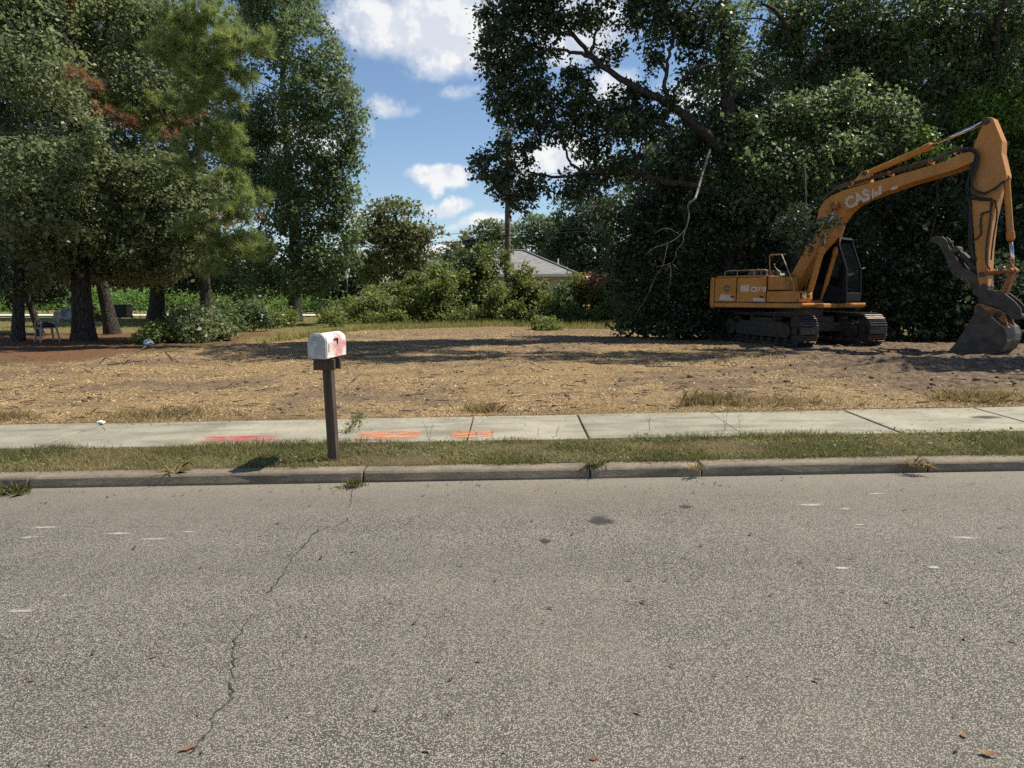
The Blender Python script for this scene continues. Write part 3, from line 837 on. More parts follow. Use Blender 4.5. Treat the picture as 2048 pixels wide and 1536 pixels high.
# tall pine with dead brown tufts
b3 = base_px(168, 683)
pt = [np.array(b3) - [0, 0, .15], at(160, 520, b3[1]), at(152, 300, b3[1] + .1), at(146, 60, b3[1] + .2), at(142, -230, b3[1] + .3)]
tree('pine_tree', 'tall pine with thick dark trunk and hanging dead brown needles', b3,
     pxlobes([(120, 20, 40, 16), (215, 205, 40, 12), (270, 225, 40, 14), (330, 200, 30, 18), (150, -60, 80, 36), (300, 265, 40, 16)], b3[1] - .2),
     'needle', .24, 6.0, .05, 1, .1, trunk_r=.29, barkmat='bark_pine', trunk_pts=pt, seed=23, nd=(80, .013), group='pines on the left', inner=.5,
     extra=[(pxlobes([(152, 150, 15, 9, -4.0), (180, 165, 14, 10, -4.0), (140, 215, 20, 10, -.8), (205, 220, 26, 9, -.8), (250, 250, 30, 10, -.5), (145, 15, 12, 8, -.8)], b3[1]), 'needle_dead', .24, 9, (70, .012))])
# second pine, green and full
b4 = base_px(411, 681)
pt = [np.array(b4) - [0, 0, .15], at(410, 540, b4[1]), at(402, 380, b4[1]), at(392, 180, b4[1]), at(384, -120, b4[1])]
tree('pine_tree', 'green pine with long soft needle tufts leaning out to the right', b4,
     pxlobes([(410, 30, 75, 28), (450, 75, 55, 25), (360, 60, 50, 25), (480, 95, 55, 24), (430, 120, 70, 24), (520, 85, 26, 22), (365, 110, 55, 24), (470, 150, 55, 22), (400, 165, 60, 22), (445, 200, 45, 20), (380, 210, 40, 18), (330, 95, 35, 22), (440, 255, 42, 20), (400, 285, 50, 18), (450, 290, 34, 24), (480, 300, 20, 20), (460, 360, 46, 16), (500, 400, 44, 22), (455, 430, 50, 18), (440, 480, 50, 22), (490, 490, 48, 26), (430, 525, 34, 26), (525, 498, 24, 18), (400, 450, 40, 18), (400, -40, 60, 26), (380, 330, 35, 16)], b4[1] - 2.4),
     'needle', .27, 9.0, .05, 1, .12, trunk_r=.17, barkmat='bark_pine', trunk_pts=pt, seed=24, nd=(80, .013), group='pines on the left', inner=.45,
     extra=[(pxlobes([(360, 235, 45, 16), (390, 225, 30, 12), (460, 440, 30, 10, -1.6), (380, 130, 14, 6, -2), (345, 275, 20, 10, -1.6), (500, 430, 22, 8, -1)], b4[1]), 'needle_dead', .2, 6, (60, .013))])
# oak at the right end of the left group
b5 = base_px(590, 645)
tree('oak_tree', 'full green oak at the edge of the sky gap', b5,
     pxlobes([(560, 20, 85, 60, .8), (600, 90, 75, 60), (655, 130, 40, 40, -.6), (545, 140, 60, 50, 1), (640, 190, 70, 45, -.6), (695, 235, 34, 36, -.6), (580, 240, 80, 50, .6), (655, 290, 66, 45, -.6), (700, 315, 26, 26, -.6), (600, 350, 80, 45), (675, 380, 50, 42, -.6), (545, 400, 75, 45, .8), (610, 430, 80, 45, -.4), (690, 450, 38, 35, -.6), (560, 490, 85, 45), (650, 510, 65, 38, -.8), (600, 560, 80, 32, -.4), (520, 560, 70, 35, .5), (540, -40, 70, 40), (500, 300, 60, 80, 1.8), (480, 520, 60, 50, 1.6), (515, 60, 55, 60, 1.5), (505, 160, 50, 55, 1.5), (510, 250, 50, 50, 1.2), (520, 350, 50, 45, 1)], 33.0),
     'leaf_mid', .105, 4.0, .30, 21, .34, hs=.62, trunk_r=.30, seed=25, group=LG)
b6 = base_px(85, 674)
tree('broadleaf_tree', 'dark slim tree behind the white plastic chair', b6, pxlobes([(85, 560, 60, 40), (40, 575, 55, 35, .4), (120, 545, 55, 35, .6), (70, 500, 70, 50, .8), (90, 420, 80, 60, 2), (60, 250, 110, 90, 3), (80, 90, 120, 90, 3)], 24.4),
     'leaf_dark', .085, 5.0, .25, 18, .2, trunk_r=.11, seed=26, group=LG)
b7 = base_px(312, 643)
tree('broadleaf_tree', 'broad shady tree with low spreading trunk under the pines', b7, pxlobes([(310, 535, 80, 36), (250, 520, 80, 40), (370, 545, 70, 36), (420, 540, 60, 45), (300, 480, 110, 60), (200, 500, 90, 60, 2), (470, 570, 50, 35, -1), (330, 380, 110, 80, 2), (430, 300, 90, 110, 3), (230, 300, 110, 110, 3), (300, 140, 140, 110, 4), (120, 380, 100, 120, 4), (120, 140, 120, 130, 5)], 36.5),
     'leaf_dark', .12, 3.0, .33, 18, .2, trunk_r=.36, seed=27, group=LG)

# ================================================================== TREES ON THE RIGHT
RG = 'dark trees behind the excavator'
OY = 21.0
def P_(px, py, dY=0.0): return at(px, py, OY + dY)
ob = at(1478, 690, OY + 1.2); ob[2] = .15
tp_ = [ob - [0, 0, .15], P_(1480, 560, 1.2), P_(1478, 420, 1.0), P_(1470, 330, .8), P_(1455, 200, .8), P_(1450, 60, .8), P_(1445, -120, .8)]
tree('oak_tree', 'big dark oak whose limbs reach out over the sky gap', ob,
     pxlobes([(1005, 30, 48, 45), (1000, 95, 42, 38, -.5), (985, 130, 28, 22), (1060, 30, 55, 40, .5), (1075, 105, 45, 35, .4), (1035, 165, 48, 35), (1000, 190, 28, 30, -.4), (1030, 225, 40, 28, .3), (1085, 195, 40, 28, .6), (1065, 265, 32, 22, .5), (975, 330, 34, 24), (1005, 300, 24, 16, .2), (1015, 365, 34, 34), (1050, 320, 30, 26, .6), (1075, 375, 42, 26, .2), (1040, 400, 24, 20), (1125, 350, 42, 24, .5), (1130, 20, 52, 34), (1150, 165, 36, 26, .7), (1180, 215, 50, 30, .2), (1130, 255, 40, 25, .7), (1195, 30, 50, 36, .5), (1215, 100, 28, 26, .8), (1250, 45, 45, 40, .4), (1255, 200, 45, 32, .6), (1235, 250, 60, 26), (1290, 110, 32, 36, .8), (1300, 30, 50, 40), (1180, 300, 34, 14, 1), (1300, 250, 45, 26, .3), (1350, 40, 40, 38, .7), (1390, 120, 28, 45, .5), (1200, 350, 42, 20, 1), (1160, 385, 40, 14), (1340, 200, 18, 22), (1250, 330, 40, 30, .4), (1400, 40, 45, 45, .3), (1120, -60, 110, 50), (1300, -60, 110, 50)], OY) + [((2.4, 18.6, 11.6), (2.0, 1.7, 1.2), .8), ((5.0, 18.0, 12.4), (2.2, 1.8, 1.3), .8), ((4.0, 20.5, 13.6), (2.4, 2.2, 1.5), .7), ((.6, 20.0, 12.2), (1.8, 1.8, 1.3), .7), ((7.5, 17.4, 12.0), (1.8, 1.5, 1.1), .5), ((4.0, 17.0, 11.5), (1.7, 1.4, 1.0), .5), ((9.6, 17.2, 11.8), (1.8, 1.5, 1.1), .5), ((11.6, 17.8, 12.0), (1.9, 1.5, 1.1), .55), ((1.4, 17.3, 11.0), (1.5, 1.3, .9), .5)],  # the metre-placed lobes are unseen crown above view, added to shade the lot
     'leaf_oak', .082, 8.0, .17, 21, .35, hs=1.15, trunk_r=.42, trunk_pts=tp_, barkmat='bark_oak', seed=31, auto=True, twig=.55, group='oaks over the lot', flat=.75, upb=.35,
     limbs=[([P_(1474, 340, .9), P_(1400, 255, .3), P_(1330, 205, 0), P_(1255, 165, -.1), P_(1185, 115, 0), P_(1140, 60, .1), P_(1105, 20, .1)], .17, .035),
            ([P_(1190, 118), P_(1150, 105, -.2), P_(1090, 100, -.3), P_(1040, 118, -.4)], .07, .02), ([P_(1180, 108), P_(1188, 80, .2), P_(1200, 40, .3)], .06, .02),
            ([P_(1390, 245, .2), P_(1335, 195, -.1), P_(1334, 130, -.1), P_(1345, 90, -.2), P_(1350, 50, -.2)], .09, .025), ([P_(1334, 140, -.1), P_(1310, 120, 0), P_(1295, 85, 0)], .04, .015),
            ([P_(1345, 185, -.1), P_(1375, 150, -.2), P_(1415, 132, -.2), P_(1440, 128, 0)], .06, .03), ([P_(1200, 125), P_(1170, 140, -.2), P_(1140, 130, -.3), P_(1145, 115, -.3)], .05, .015),
            ([P_(1475, 420, 1), P_(1400, 375, .4), P_(1320, 360, .2), P_(1240, 338, .2), P_(1170, 345, .1), P_(1120, 355, 0), P_(1060, 345, 0)], .13, .03),
            ([P_(1310, 360, .2), P_(1285, 380, 0), P_(1265, 395, -.1)], .06, .02), ([P_(1130, 300, .1), P_(1118, 260, .1), P_(1100, 235, .2)], .045, .015), ([P_(1170, 345, .1), P_(1140, 325, .2), P_(1130, 290, .1)], .05, .03)])
# pale dead branch hanging in front of the dark understory
db = at(1385, 395, 19.6)
mb = MB()
def D_(px, py, dY=0): return at(px, py, 19.6 + dY) - db
limb(mb, [D_(1390, 398), D_(1376, 410), D_(1378, 430), D_(1372, 455), D_(1355, 475), D_(1335, 487), D_(1310, 495), D_(1290, 510)], 0.0279, 0.0050, 6, 4)
limb(mb, [D_(1374, 452), D_(1367, 470), D_(1366, 485), D_(1353, 500), D_(1351, 515), D_(1340, 527), D_(1312, 534)], 0.0161, 0.0043, 5, 4)
limb(mb, [D_(1336, 487), D_(1330, 510), D_(1326, 530), D_(1312, 552), D_(1295, 590), D_(1272, 628)], 0.0124, 0.0031, 5, 4)
limb(mb, [D_(1358, 468), D_(1340, 458), D_(1325, 458), D_(1308, 468)], 0.0099, 0.0031, 5, 3)
limb(mb, [D_(1340, 528), D_(1342, 550), D_(1338, 575), D_(1336, 610)], 0.0087, 0.0025, 5, 3)
limb(mb, [D_(1338, 530), D_(1330, 548)], .010, .004, 4, 3); limb(mb, [D_(1346, 528), D_(1358, 540)], .008, .003, 4, 3)
limb(mb, [D_(1390, 398), D_(1396, 380, .6), D_(1404, 350, 1.3), D_(1420, 300, 1.7)], .03, .04, 6, 4)
o = mb.build('dead_branch', 'bark_pale', None, True, loc=db); tag(o, 'pale bare dead branch hanging from the oak beside the excavator', 'branch')

def rtree(name, label, px, Y, lst, lm, seed, size=.085, dens=7.0, hole=.24, tr=.22, top=None, nl=22, cl=.23, **kw):
    b_ = at(px, 690, Y); b_[2] = .15
    return tree(name, label, b_, pxlobes(lst, Y), lm, size, dens, cl, nl, hole, trunk_r=tr, seed=seed, group=RG, **kw)
vt = at(1575, 690, 23.4); vt[2] = .15
tree('broadleaf_tree', 'tall vine-clad tree rising behind the excavator boom', vt,
     pxlobes([(1450, 130, 32, 60, -1), (1460, 40, 40, 40, -1), (1540, 40, 60, 40), (1600, 30, 60, 40), (1585, 110, 45, 50), (1560, 190, 60, 45), (1500, 150, 40, 50, .5), (1630, 110, 50, 45), (1660, 40, 70, 45), (1620, 180, 60, 40), (1680, 130, 60, 45, .5), (1720, 60, 70, 50), (1510, 230, 60, 40), (1580, -60, 130, 60, 0, .3), (1740, -50, 110, 60, 0, .3)], 23.0),
     'leaf_mid', .085, 6.0, .22, 21, .36, hs=1.0, trunk_r=.36, seed=32, group=RG, twig=.5,
     limbs=[([at(1580, 90, 22.4), at(1566, 40, 22), at(1535, 12, 21.9), at(1518, 2, 21.9)], .09, .03), ([at(1600, 160, 22.6), at(1650, 100, 22.3), at(1690, 90, 22.2), at(1710, 75, 22.2)], .10, .04)])
vt = at(1985, 690, 23.6); vt[2] = .15
tree('broadleaf_tree', 'tall spreading tree over the excavator arm', vt,
     pxlobes([(1800, 40, 80, 55), (1880, 60, 80, 60), (1960, 50, 80, 55), (2050, 50, 90, 70), (1790, 130, 70, 45), (1870, 150, 75, 45), (1950, 150, 70, 45), (2040, 160, 80, 55), (1840, 220, 60, 40), (1730, 130, 55, 40), (2150, 80, 110, 100), (1900, -60, 140, 60, 0, .3), (2060, -60, 140, 60, 0, .3), (2010, 230, 70, 40)], 23.0),
     'leaf_mid', .085, 6.0, .22, 21, .33, trunk_r=.34, seed=33, group=RG, twig=.5,
     limbs=[([at(1990, 160, 22.8), at(1992, 60, 22.0), at(2005, 20, 21.8), at(2030, -10, 21.8)], .12, .06), ([at(1990, 65, 22), at(1960, 30, 21.8), at(1930, 25, 21.8)], .05, .02)])
rtree('understory_tree', 'grey-green leafy tree rising over the excavator engine', 1600, 21.6,
      [(1540, 260, 70, 45), (1620, 230, 65, 42, -.4), (1690, 200, 65, 36, -.2), (1730, 240, 60, 40), (1560, 330, 75, 45, -.8), (1640, 310, 70, 42, -1.0), (1700, 300, 55, 36, -.8), (1760, 270, 60, 36, -.6), (1600, 390, 65, 40, -1.0), (1500, 320, 50, 50), (1660, 370, 55, 30, -.8), (1775, 225, 50, 25, -.6), (1520, 400, 60, 45, -.6), (1470, 270, 40, 40)], 'leaf_mid', 34, .08, 5.0, .34)
rtree('understory_tree', 'bright lime-green young tree behind the raised arm cylinder', 1850, 21.2,
      [(1840, 300, 34, 30), (1805, 325, 30, 22), (1870, 315, 24, 22), (1830, 275, 22, 16)], 'leaf_lime', 35, .075, 9.0, .1, .08)
rtree('understory_tree', 'bright green tree at the top right beyond the arm', 1990, 22.0,
      [(1965, 215, 45, 32, 0), (2020, 240, 40, 36), (1940, 250, 30, 24), (2035, 190, 30, 30), (2030, 330, 28, 40)], 'leaf_lime', 36, .075, 7.0, .25, .1)
rtree('understory_tree', 'dark leafy tree filling the shade under the boom', 1780, 22.2,
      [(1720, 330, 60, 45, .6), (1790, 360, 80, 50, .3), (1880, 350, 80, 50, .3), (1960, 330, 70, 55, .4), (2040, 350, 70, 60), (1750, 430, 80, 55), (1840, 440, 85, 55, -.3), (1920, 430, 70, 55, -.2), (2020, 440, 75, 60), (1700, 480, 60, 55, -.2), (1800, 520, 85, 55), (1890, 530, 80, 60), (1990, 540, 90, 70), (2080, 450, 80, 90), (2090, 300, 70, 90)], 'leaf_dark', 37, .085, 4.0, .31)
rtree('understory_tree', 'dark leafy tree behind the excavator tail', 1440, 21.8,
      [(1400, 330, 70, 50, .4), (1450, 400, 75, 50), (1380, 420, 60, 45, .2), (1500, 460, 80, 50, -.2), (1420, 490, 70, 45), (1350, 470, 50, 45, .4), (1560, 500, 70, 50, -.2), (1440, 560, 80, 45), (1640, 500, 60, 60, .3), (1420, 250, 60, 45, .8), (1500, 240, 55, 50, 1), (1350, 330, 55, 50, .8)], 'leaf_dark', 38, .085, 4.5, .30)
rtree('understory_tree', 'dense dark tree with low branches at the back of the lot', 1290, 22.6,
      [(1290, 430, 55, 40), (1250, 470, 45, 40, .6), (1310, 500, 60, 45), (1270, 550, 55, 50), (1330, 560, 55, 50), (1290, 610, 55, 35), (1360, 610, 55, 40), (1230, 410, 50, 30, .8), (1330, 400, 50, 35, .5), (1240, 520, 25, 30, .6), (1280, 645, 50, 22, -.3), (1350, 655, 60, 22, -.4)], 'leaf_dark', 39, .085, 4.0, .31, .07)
for k, (px, Y, sd_) in enumerate([(1440, 22.0, 41), (1560, 22.0, 42), (1690, 22.2, 43), (1820, 21.4, 44), (1950, 20.8, 45), (2080, 20.2, 46)]):
    lab = ['dark understory bush beside the excavator tail', 'dark understory bush behind the excavator tracks', 'dark understory bush behind the excavator cab', 'dark understory bush left of the bucket thumb', 'dark understory bush behind the bucket', 'dark understory bush at the right edge past the bucket'][k]
    rtree('understory_bush', lab, px, Y, [(px, 560, 75, 50), (px - 40, 620, 70, 45), (px + 45, 620, 70, 45), (px, 660, 85, 32, -.3)], 'leaf_dark', sd_, .085, 3.0, .30, .05, cat='bush', stems=5)
# trees farther back that close the wood
for k, (px, Y, lst, lm, sd_, lab) in enumerate([
    (1330, 33, [(1300, 350, 70, 60), (1380, 330, 80, 70), (1340, 430, 90, 70), (1400, 480, 90, 80), (1310, 530, 80, 80)], 'leaf_mid', 51, 'pale green tree glimpsed behind the oak limbs'),
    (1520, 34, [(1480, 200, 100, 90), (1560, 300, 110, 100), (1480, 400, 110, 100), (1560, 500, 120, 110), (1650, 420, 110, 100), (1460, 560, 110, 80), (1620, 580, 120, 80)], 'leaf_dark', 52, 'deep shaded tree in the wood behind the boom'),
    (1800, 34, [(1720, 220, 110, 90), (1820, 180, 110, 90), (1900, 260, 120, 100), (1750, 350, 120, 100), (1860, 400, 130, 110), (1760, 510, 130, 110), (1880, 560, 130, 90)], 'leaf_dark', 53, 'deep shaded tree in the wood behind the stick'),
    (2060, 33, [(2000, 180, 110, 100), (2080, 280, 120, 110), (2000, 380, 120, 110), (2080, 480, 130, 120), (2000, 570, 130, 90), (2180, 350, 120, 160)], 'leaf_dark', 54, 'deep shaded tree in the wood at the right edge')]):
    b_ = at(px, 650, Y); tree('forest_tree', lab, b_, pxlobes(lst, Y), lm, .16, 2.6, .42, 20, .15, trunk_r=.3, seed=sd_, group='trees deep in the wood', twig=.2)
# a tree past the right edge of the picture throws the shade at the road side
b_ = np.array([13.4, 12.4, .2])
tree('broadleaf_tree', 'broad tree standing just past the right edge of the lot', b_, [((13.3, 12.3, 6.2), (2.2, 1.9, 1.8), .8), ((12.5, 11.6, 5.0), (1.3, 1.2, 1.1), .7), ((14.5, 13.2, 8.0), (2.2, 2.0, 1.8), .8), ((12.9, 13.6, 8.4), (1.6, 1.6, 1.4), .7)], 'leaf_mid', .10, 4.0, .25, 18, .25, trunk_r=.3, seed=56)
# branch of leaves hanging in front of the boom
hb = at(1640, 440, 16.9)
tree('hanging_branch', 'spray of pale leaves hanging down in front of the boom', (float(at(1655, 690, 20.4)[0]), 20.4, .15),
     pxlobes([(1655, 445, 22, 10), (1632, 462, 18, 14), (1605, 480, 20, 18), (1580, 450, 26, 24, .5), (1592, 500, 10, 8), (1600, 425, 16, 12, .8)], 16.9), 'leaf_oak', .062, 2, .13, 10, .36, trunk_r=.018, seed=57, cat='branch',
     trunk_pts=[at(1600, 300, 20.8), at(1610, 340, 19.5), at(1612, 390, 18), at(1615, 450, 17.0)], twig=.4)

# ================================================================== MIDDLE DISTANCE
MG = 'trees beyond the lot'
def mtree(name, label, px, Y, lst, lm, seed, size, dens, hole=.22, tr=.25, cl=.4, nl=18, **kw):
    b_ = at(px, 640, Y); return tree(name, label, b_, pxlobes(lst, Y), lm, size, dens, cl, nl, hole, trunk_r=tr, seed=seed, group=kw.pop('group', MG), hs=.5, **kw)
mtree('hickory_tree', 'round-topped tree with yellowing leaves left of the wires', 795, 50, [(790, 425, 45, 30), (750, 450, 34, 30), (830, 450, 38, 30), (858, 468, 22, 18), (800, 470, 55, 32), (745, 495, 45, 36), (820, 500, 42, 30), (775, 535, 60, 38), (840, 545, 40, 30), (720, 530, 35, 40)], 'leaf_gold', 61, .17, 4.0, .2)
mtree('broadleaf_tree', 'dark green tree low in the gap beside the hickory', 735, 58, [(730, 500, 45, 40), (700, 540, 45, 40), (760, 550, 50, 40), (720, 580, 60, 35)], 'leaf_dark', 62, .2, 2.6, .1)
mtree('broadleaf_tree', 'grey-green tree behind the power pole', 985, 74, [(985, 460, 36, 18), (960, 480, 40, 20), (1015, 475, 36, 20), (985, 500, 60, 26), (940, 500, 34, 20), (960, 535, 60, 30)], 'leaf_olive', 63, .22, 2.6)
mtree('broadleaf_tree', 'dark tree above the house roof', 1090, 66, [(1070, 455, 40, 28), (1110, 470, 50, 34), (1070, 500, 45, 34), (1130, 520, 60, 40), (1080, 545, 50, 35)], 'leaf_mid', 64, .2, 2.8)
mtree('broadleaf_tree', 'large dark tree right of the house', 1190, 60, [(1150, 430, 50, 40), (1200, 440, 60, 45), (1170, 500, 60, 45), (1230, 500, 60, 50), (1200, 560, 70, 45), (1260, 560, 60, 50), (1130, 490, 40, 40)], 'leaf_dark', 65, .19, 2.8)
mtree('broadleaf_tree', 'small bushy tree just left of the pole', 905, 56, [(905, 510, 32, 22), (880, 540, 40, 26), (930, 530, 36, 26), (870, 570, 50, 30)], 'leaf_gold', 66, .18, 3.0)
mtree('broadleaf_tree', 'leafy tree behind the lamp post', 655, 60, [(650, 540, 50, 34), (600, 560, 60, 36), (690, 560, 40, 30), (640, 590, 70, 26)], 'leaf_shrub', 67, .2, 2.6, .1)
mtree('broadleaf_tree', 'bright leafy tree behind the far street', 540, 58, [(540, 560, 60, 35), (480, 570, 60, 34), (500, 600, 70, 22), (580, 595, 50, 22)], 'leaf_shrub', 68, .2, 2.6, .1)
for k, (px, lab) in enumerate([(60, 'far tree filling the gap at the left edge'), (200, 'far tree behind the two thick trunks'), (340, 'far tree behind the spreading trunk')]):
    mtree('broadleaf_tree', lab, px, 66, [(px, 480, 90, 60), (px - 50, 540, 80, 50), (px + 50, 540, 80, 50), (px, 590, 100, 26), (px + 20, 400, 80, 60)], 'leaf_dark', 71 + k, .24, 2.0, .08)
# hedge of bright ground cover behind the far street
rng = np.random.default_rng(91)
hx = rng.uniform(-48, -9, 21000); hy = rng.uniform(48.6, 52.5, 21000)
top_ = 1.1 + 1.5 * fbm(np.stack([hx * .35, hy * .3, hx * 0], -1), 3) - .9 * sstep(hx, -20, -11)
hz_ = .2 + top_ * rng.random(21000) ** .6
P = np.stack([hx, hy, hz_], -1); O = unit(np.stack([hx * 0, hx * 0 - .7, hx * 0 + .7], -1))
V = leaves(P, O, .17, rng); o = link('vine_bank', mesh_np('vine_bank', V, np.arange(len(V)).reshape(-1, 3), 'leaf_hedge')); TRI[0] += 42000
tag(o, 'bank of bright green creeper behind the far street', 'creeper', kind='stuff')

# shrubs along the back of the lot
SG = 'shrubs along the back of the lot'
shr = [(765, 34.5, 585, 646, 40, 'leaf_shrub', 'spreading yellow-green shrub filling the row below the wires'), (860, 34, 560, 648, 44, 'leaf_shrub', 'ragged shrub in front of the bare stems'), (1000, 34, 575, 648, 36, 'leaf_shrub', 'ragged shrub at the foot of the pole'), (1135, 33, 615, 650, 34, 'leaf_shrub', 'ragged low shrub right of the house window'), (705, 36, 590, 642, 34, 'leaf_shrub', 'loose yellow-green shrub at the left end of the row'), (745, 37, 575, 640, 40, 'leaf_shrub', 'yellow-green shrub beside the lamp post'),
       (790, 36, 568, 642, 44, 'leaf_shrub', 'bright shrub below the round-topped tree'), (838, 36, 545, 642, 42, 'leaf_shrub', 'tall loose shrub with thin bare stems'),
       (885, 35, 530, 644, 46, 'leaf_shrub', 'loose leafy shrub left of the pole'), (932, 36.5, 505, 642, 44, 'leaf_mid', 'tall dense green shrub near the pole'),
       (978, 36.5, 503, 642, 42, 'leaf_shrub', 'tall dense green shrub touching the pole'), (1035, 35, 540, 644, 22, 'leaf_shrub', 'tall pale shrub covering the roof corner'),
       (1066, 34.5, 565, 646, 24, 'leaf_shrub', 'narrow shrub in front of the house window'), (1100, 33.5, 598, 648, 28, 'leaf_shrub', 'low yellow-green shrub before the house wall'),
       (1122, 35, 575, 646, 10, 'leaf_mid', 'thin dark sapling before the house wall'), (1160, 35, 550, 646, 18, 'leaf_shrub', 'upright shrub at the house corner'),
       (1215, 34, 570, 648, 40, 'leaf_shrub', 'green shrub below the reddish one'), (1250, 33, 600, 650, 36, 'leaf_lime', 'low bright shrub near the dark trees')]
for k, (px, Y, y0, y1, hwid, lm, lab) in enumerate(shr):
    hgt = y1 - y0; rs_ = random.Random(200 + k); lst = []; hwid *= 1.2
    for j in range(7):
        f_ = (j + .5) / 7; w_ = hwid * (1 - .62 * f_)
        lst.append((px + rs_.uniform(-.45, .45) * hwid * (1 - f_ * .5), y1 - hgt * (.08 + .84 * f_), w_ * .75, hgt * .13 + 6, rs_.uniform(-.5, .5)))
    for j in range(9): lst.append((px + rs_.uniform(-1, 1) * hwid * .95, y1 - hgt * rs_.uniform(.35, 1.02), rs_.uniform(3, 6), hgt * .12 + 5, rs_.uniform(-.5, .5)))
    b_ = at(px, y1, Y); tree('shrub', lab, b_, pxlobes(lst, Y), lm, .095, 3.0, .17, 11, .30, hs=1.6, trunk_r=.02, seed=100 + k, cat='shrub', group=SG, stems=9, barkmat='bark_twig', twig=.25)
b_ = at(1195, 648, 34.6)
tree('shrub', 'reddish brown dying shrub between the house and the dark trees', b_, pxlobes([(1190, 565, 26, 16), (1215, 570, 24, 16), (1205, 590, 32, 16), (1180, 590, 20, 14), (1200, 615, 28, 14)], 34.6), 'leaf_rust', .10, 8, .2, 14, .15, trunk_r=.025, seed=130, cat='shrub', group=SG, stems=7, barkmat='bark_twig')
# bushes on the left, under the trees
for k, (px, Y, y0, y1, hwid, lm, lab) in enumerate([
    (392, 20.6, 606, 682, 62, 'leaf_olive', 'low spreading bush under the green pine'), (330, 20.2, 640, 690, 42, 'leaf_shrub', 'small bush beside the forked trunk'),
    (455, 26, 605, 664, 40, 'leaf_mid', 'dark green bush right of the pine trunk'), (500, 27, 590, 660, 42, 'leaf_mid', 'upright dark bush under the oak'), (540, 29, 605, 658, 26, 'leaf_shrub', 'small sapling under the oak'),
    (575, 30, 615, 655, 20, 'leaf_shrub', 'thin sapling on the open grass'), (672, 30, 612, 655, 18, 'leaf_shrub', 'sparse weed standing behind the letterbox'), (290, 20, 655, 696, 34, 'leaf_shrub', 'scrubby weeds at the edge of the needles'), (440, 21, 635, 680, 34, 'leaf_olive', 'low bush at the right end of the bushes'),
    (735, 33, 620, 652, 40, 'leaf_shrub', 'low weedy bush at the edge of the lot'), (800, 33, 622, 650, 40, 'leaf_shrub', 'low grassy bush before the shrub row'), (1090, 28, 636, 664, 40, 'leaf_shrub', 'weedy clump where the shade meets the grass')]):
    hgt = y1 - y0; rs_ = random.Random(300 + k); lst = []
    for j in range(6):
        f_ = (j + .5) / 6
        lst.append((px + rs_.uniform(-.7, .7) * hwid * (1 - f_ * .4), y1 - hgt * (.1 + .75 * f_ * rs_.uniform(.6, 1)), hwid * .42, hgt * .18 + 5, rs_.uniform(-.5, .5)))
    b_ = at(px, y1, Y); tree('bush', lab, b_, pxlobes(lst, Y), lm, .075, 9.0 if hwid > 25 else 5, .15, 12, .2, trunk_r=.015, seed=150 + k, cat='bush', group='bushes at the edge of the lot', stems=8, barkmat='bark_twig', twig=.3)

# ragged undergrowth that joins the shrubs at their feet
rng = np.random.default_rng(93); N = 26000
ux = rng.uniform(-9.2, 6.2, N); uy = 33.2 + rng.random(N) * 3.4 - .35 * np.clip(ux, 0, 6)
uh = .35 + (2.3 - 1.2 * sstep(ux, -.5, .6) * (1 - sstep(ux, 3.6, 4.4))) * np.clip(fbm(np.stack([ux * .9, uy * .35, ux * 0 + 6], -1), 4) - .22, 0, 1) + .5 * np.clip(fbm(np.stack([ux * 4, uy, ux * 0], -1), 2) - .5, 0, 1)
uz = .15 + uh * rng.random(N) ** .75
V = leaves(np.stack([ux, uy, uz], -1), np.tile(unit(np.array([0, -.5, .6])), (N, 1)), .13, rng); TRI[0] += N
tag(link('undergrowth', mesh_np('undergrowth', V, np.arange(len(V)).reshape(-1, 3), 'leaf_shrub')), 'ragged yellow-green undergrowth joining the shrubs behind the lot', 'undergrowth', kind='stuff')

# ================================================================== POLE, WIRES, LAMP
pb = at(1014, 640, 37.0); pb[2] = float(gz(pb[0], 37.0))
pole = empty('utility_pole', pb); tag(pole, 'weathered wooden power pole rising from the shrubs', 'pole')
MB().tube([(0, 0, -.2), (.02, 0, 3), (.05, 0, 6), (.08, 0, 9.6)], [.17, .16, .145, .125], 12).build('shaft', 'pole_wood', pole, True)
for z in (4.55, 4.85): MB().box((.04, -.17, z), (.10, .10, .14)).build('clamp', 'dark_metal', pole, bevel=.01)
rngv = np.random.default_rng(77)                 # creeper on the upper pole
P = np.stack([rngv.normal(0, .22, 2600), rngv.normal(0, .22, 2600), rngv.uniform(6.0, 9.7, 2600)], -1)
V = leaves(P, unit(P * [1, 1, 0]), .10, rngv); TRI[0] += 5200
o = link('creeper', mesh_np('creeper', V, np.arange(len(V)).reshape(-1, 3), 'leaf_dark'), pole); o['kind'] = 'stuff'
def wire(name, label, pts, r):
    p0 = np.array(pts[0]); s_ = spline([np.array(q) - p0 for q in pts], 8)
    o = MB().tube(s_, r, 5).build(name, 'wire', None, True, loc=p0); return tag(o, label, 'cable', 'overhead cables')
wire('overhead_cable', 'thick lower cable carrying the black splice case', [at(560, 503, 46), at(720, 494, 42), at(850, 487, 40), at(940, 482, 38.2), at(1014, 471, 36.8), at(1120, 466, 35.5), at(1260, 455, 34), at(1420, 440, 32.5)], .022)
wire('overhead_cable', 'thin upper cable passing behind the oak leaves', [at(560, 480, 46), at(720, 477, 42), at(885, 469, 40), at(960, 464, 38.2), at(1014, 461, 36.8), at(1150, 458, 35.5), at(1300, 448, 34)], .014)
sc_ = at(952, 481, 38.0); e_ = Vector(at(976, 478, 37.6)) - Vector(sc_)
sp0 = empty('splice_case', sc_); tag(sp0, 'black splice case slung under the lower cable', 'splice case')
MB().tube([-e_, -e_ * .92, e_ * .92, e_], [.05, .12, .12, .05], 12).build('case_body', 'rubber', sp0, True)
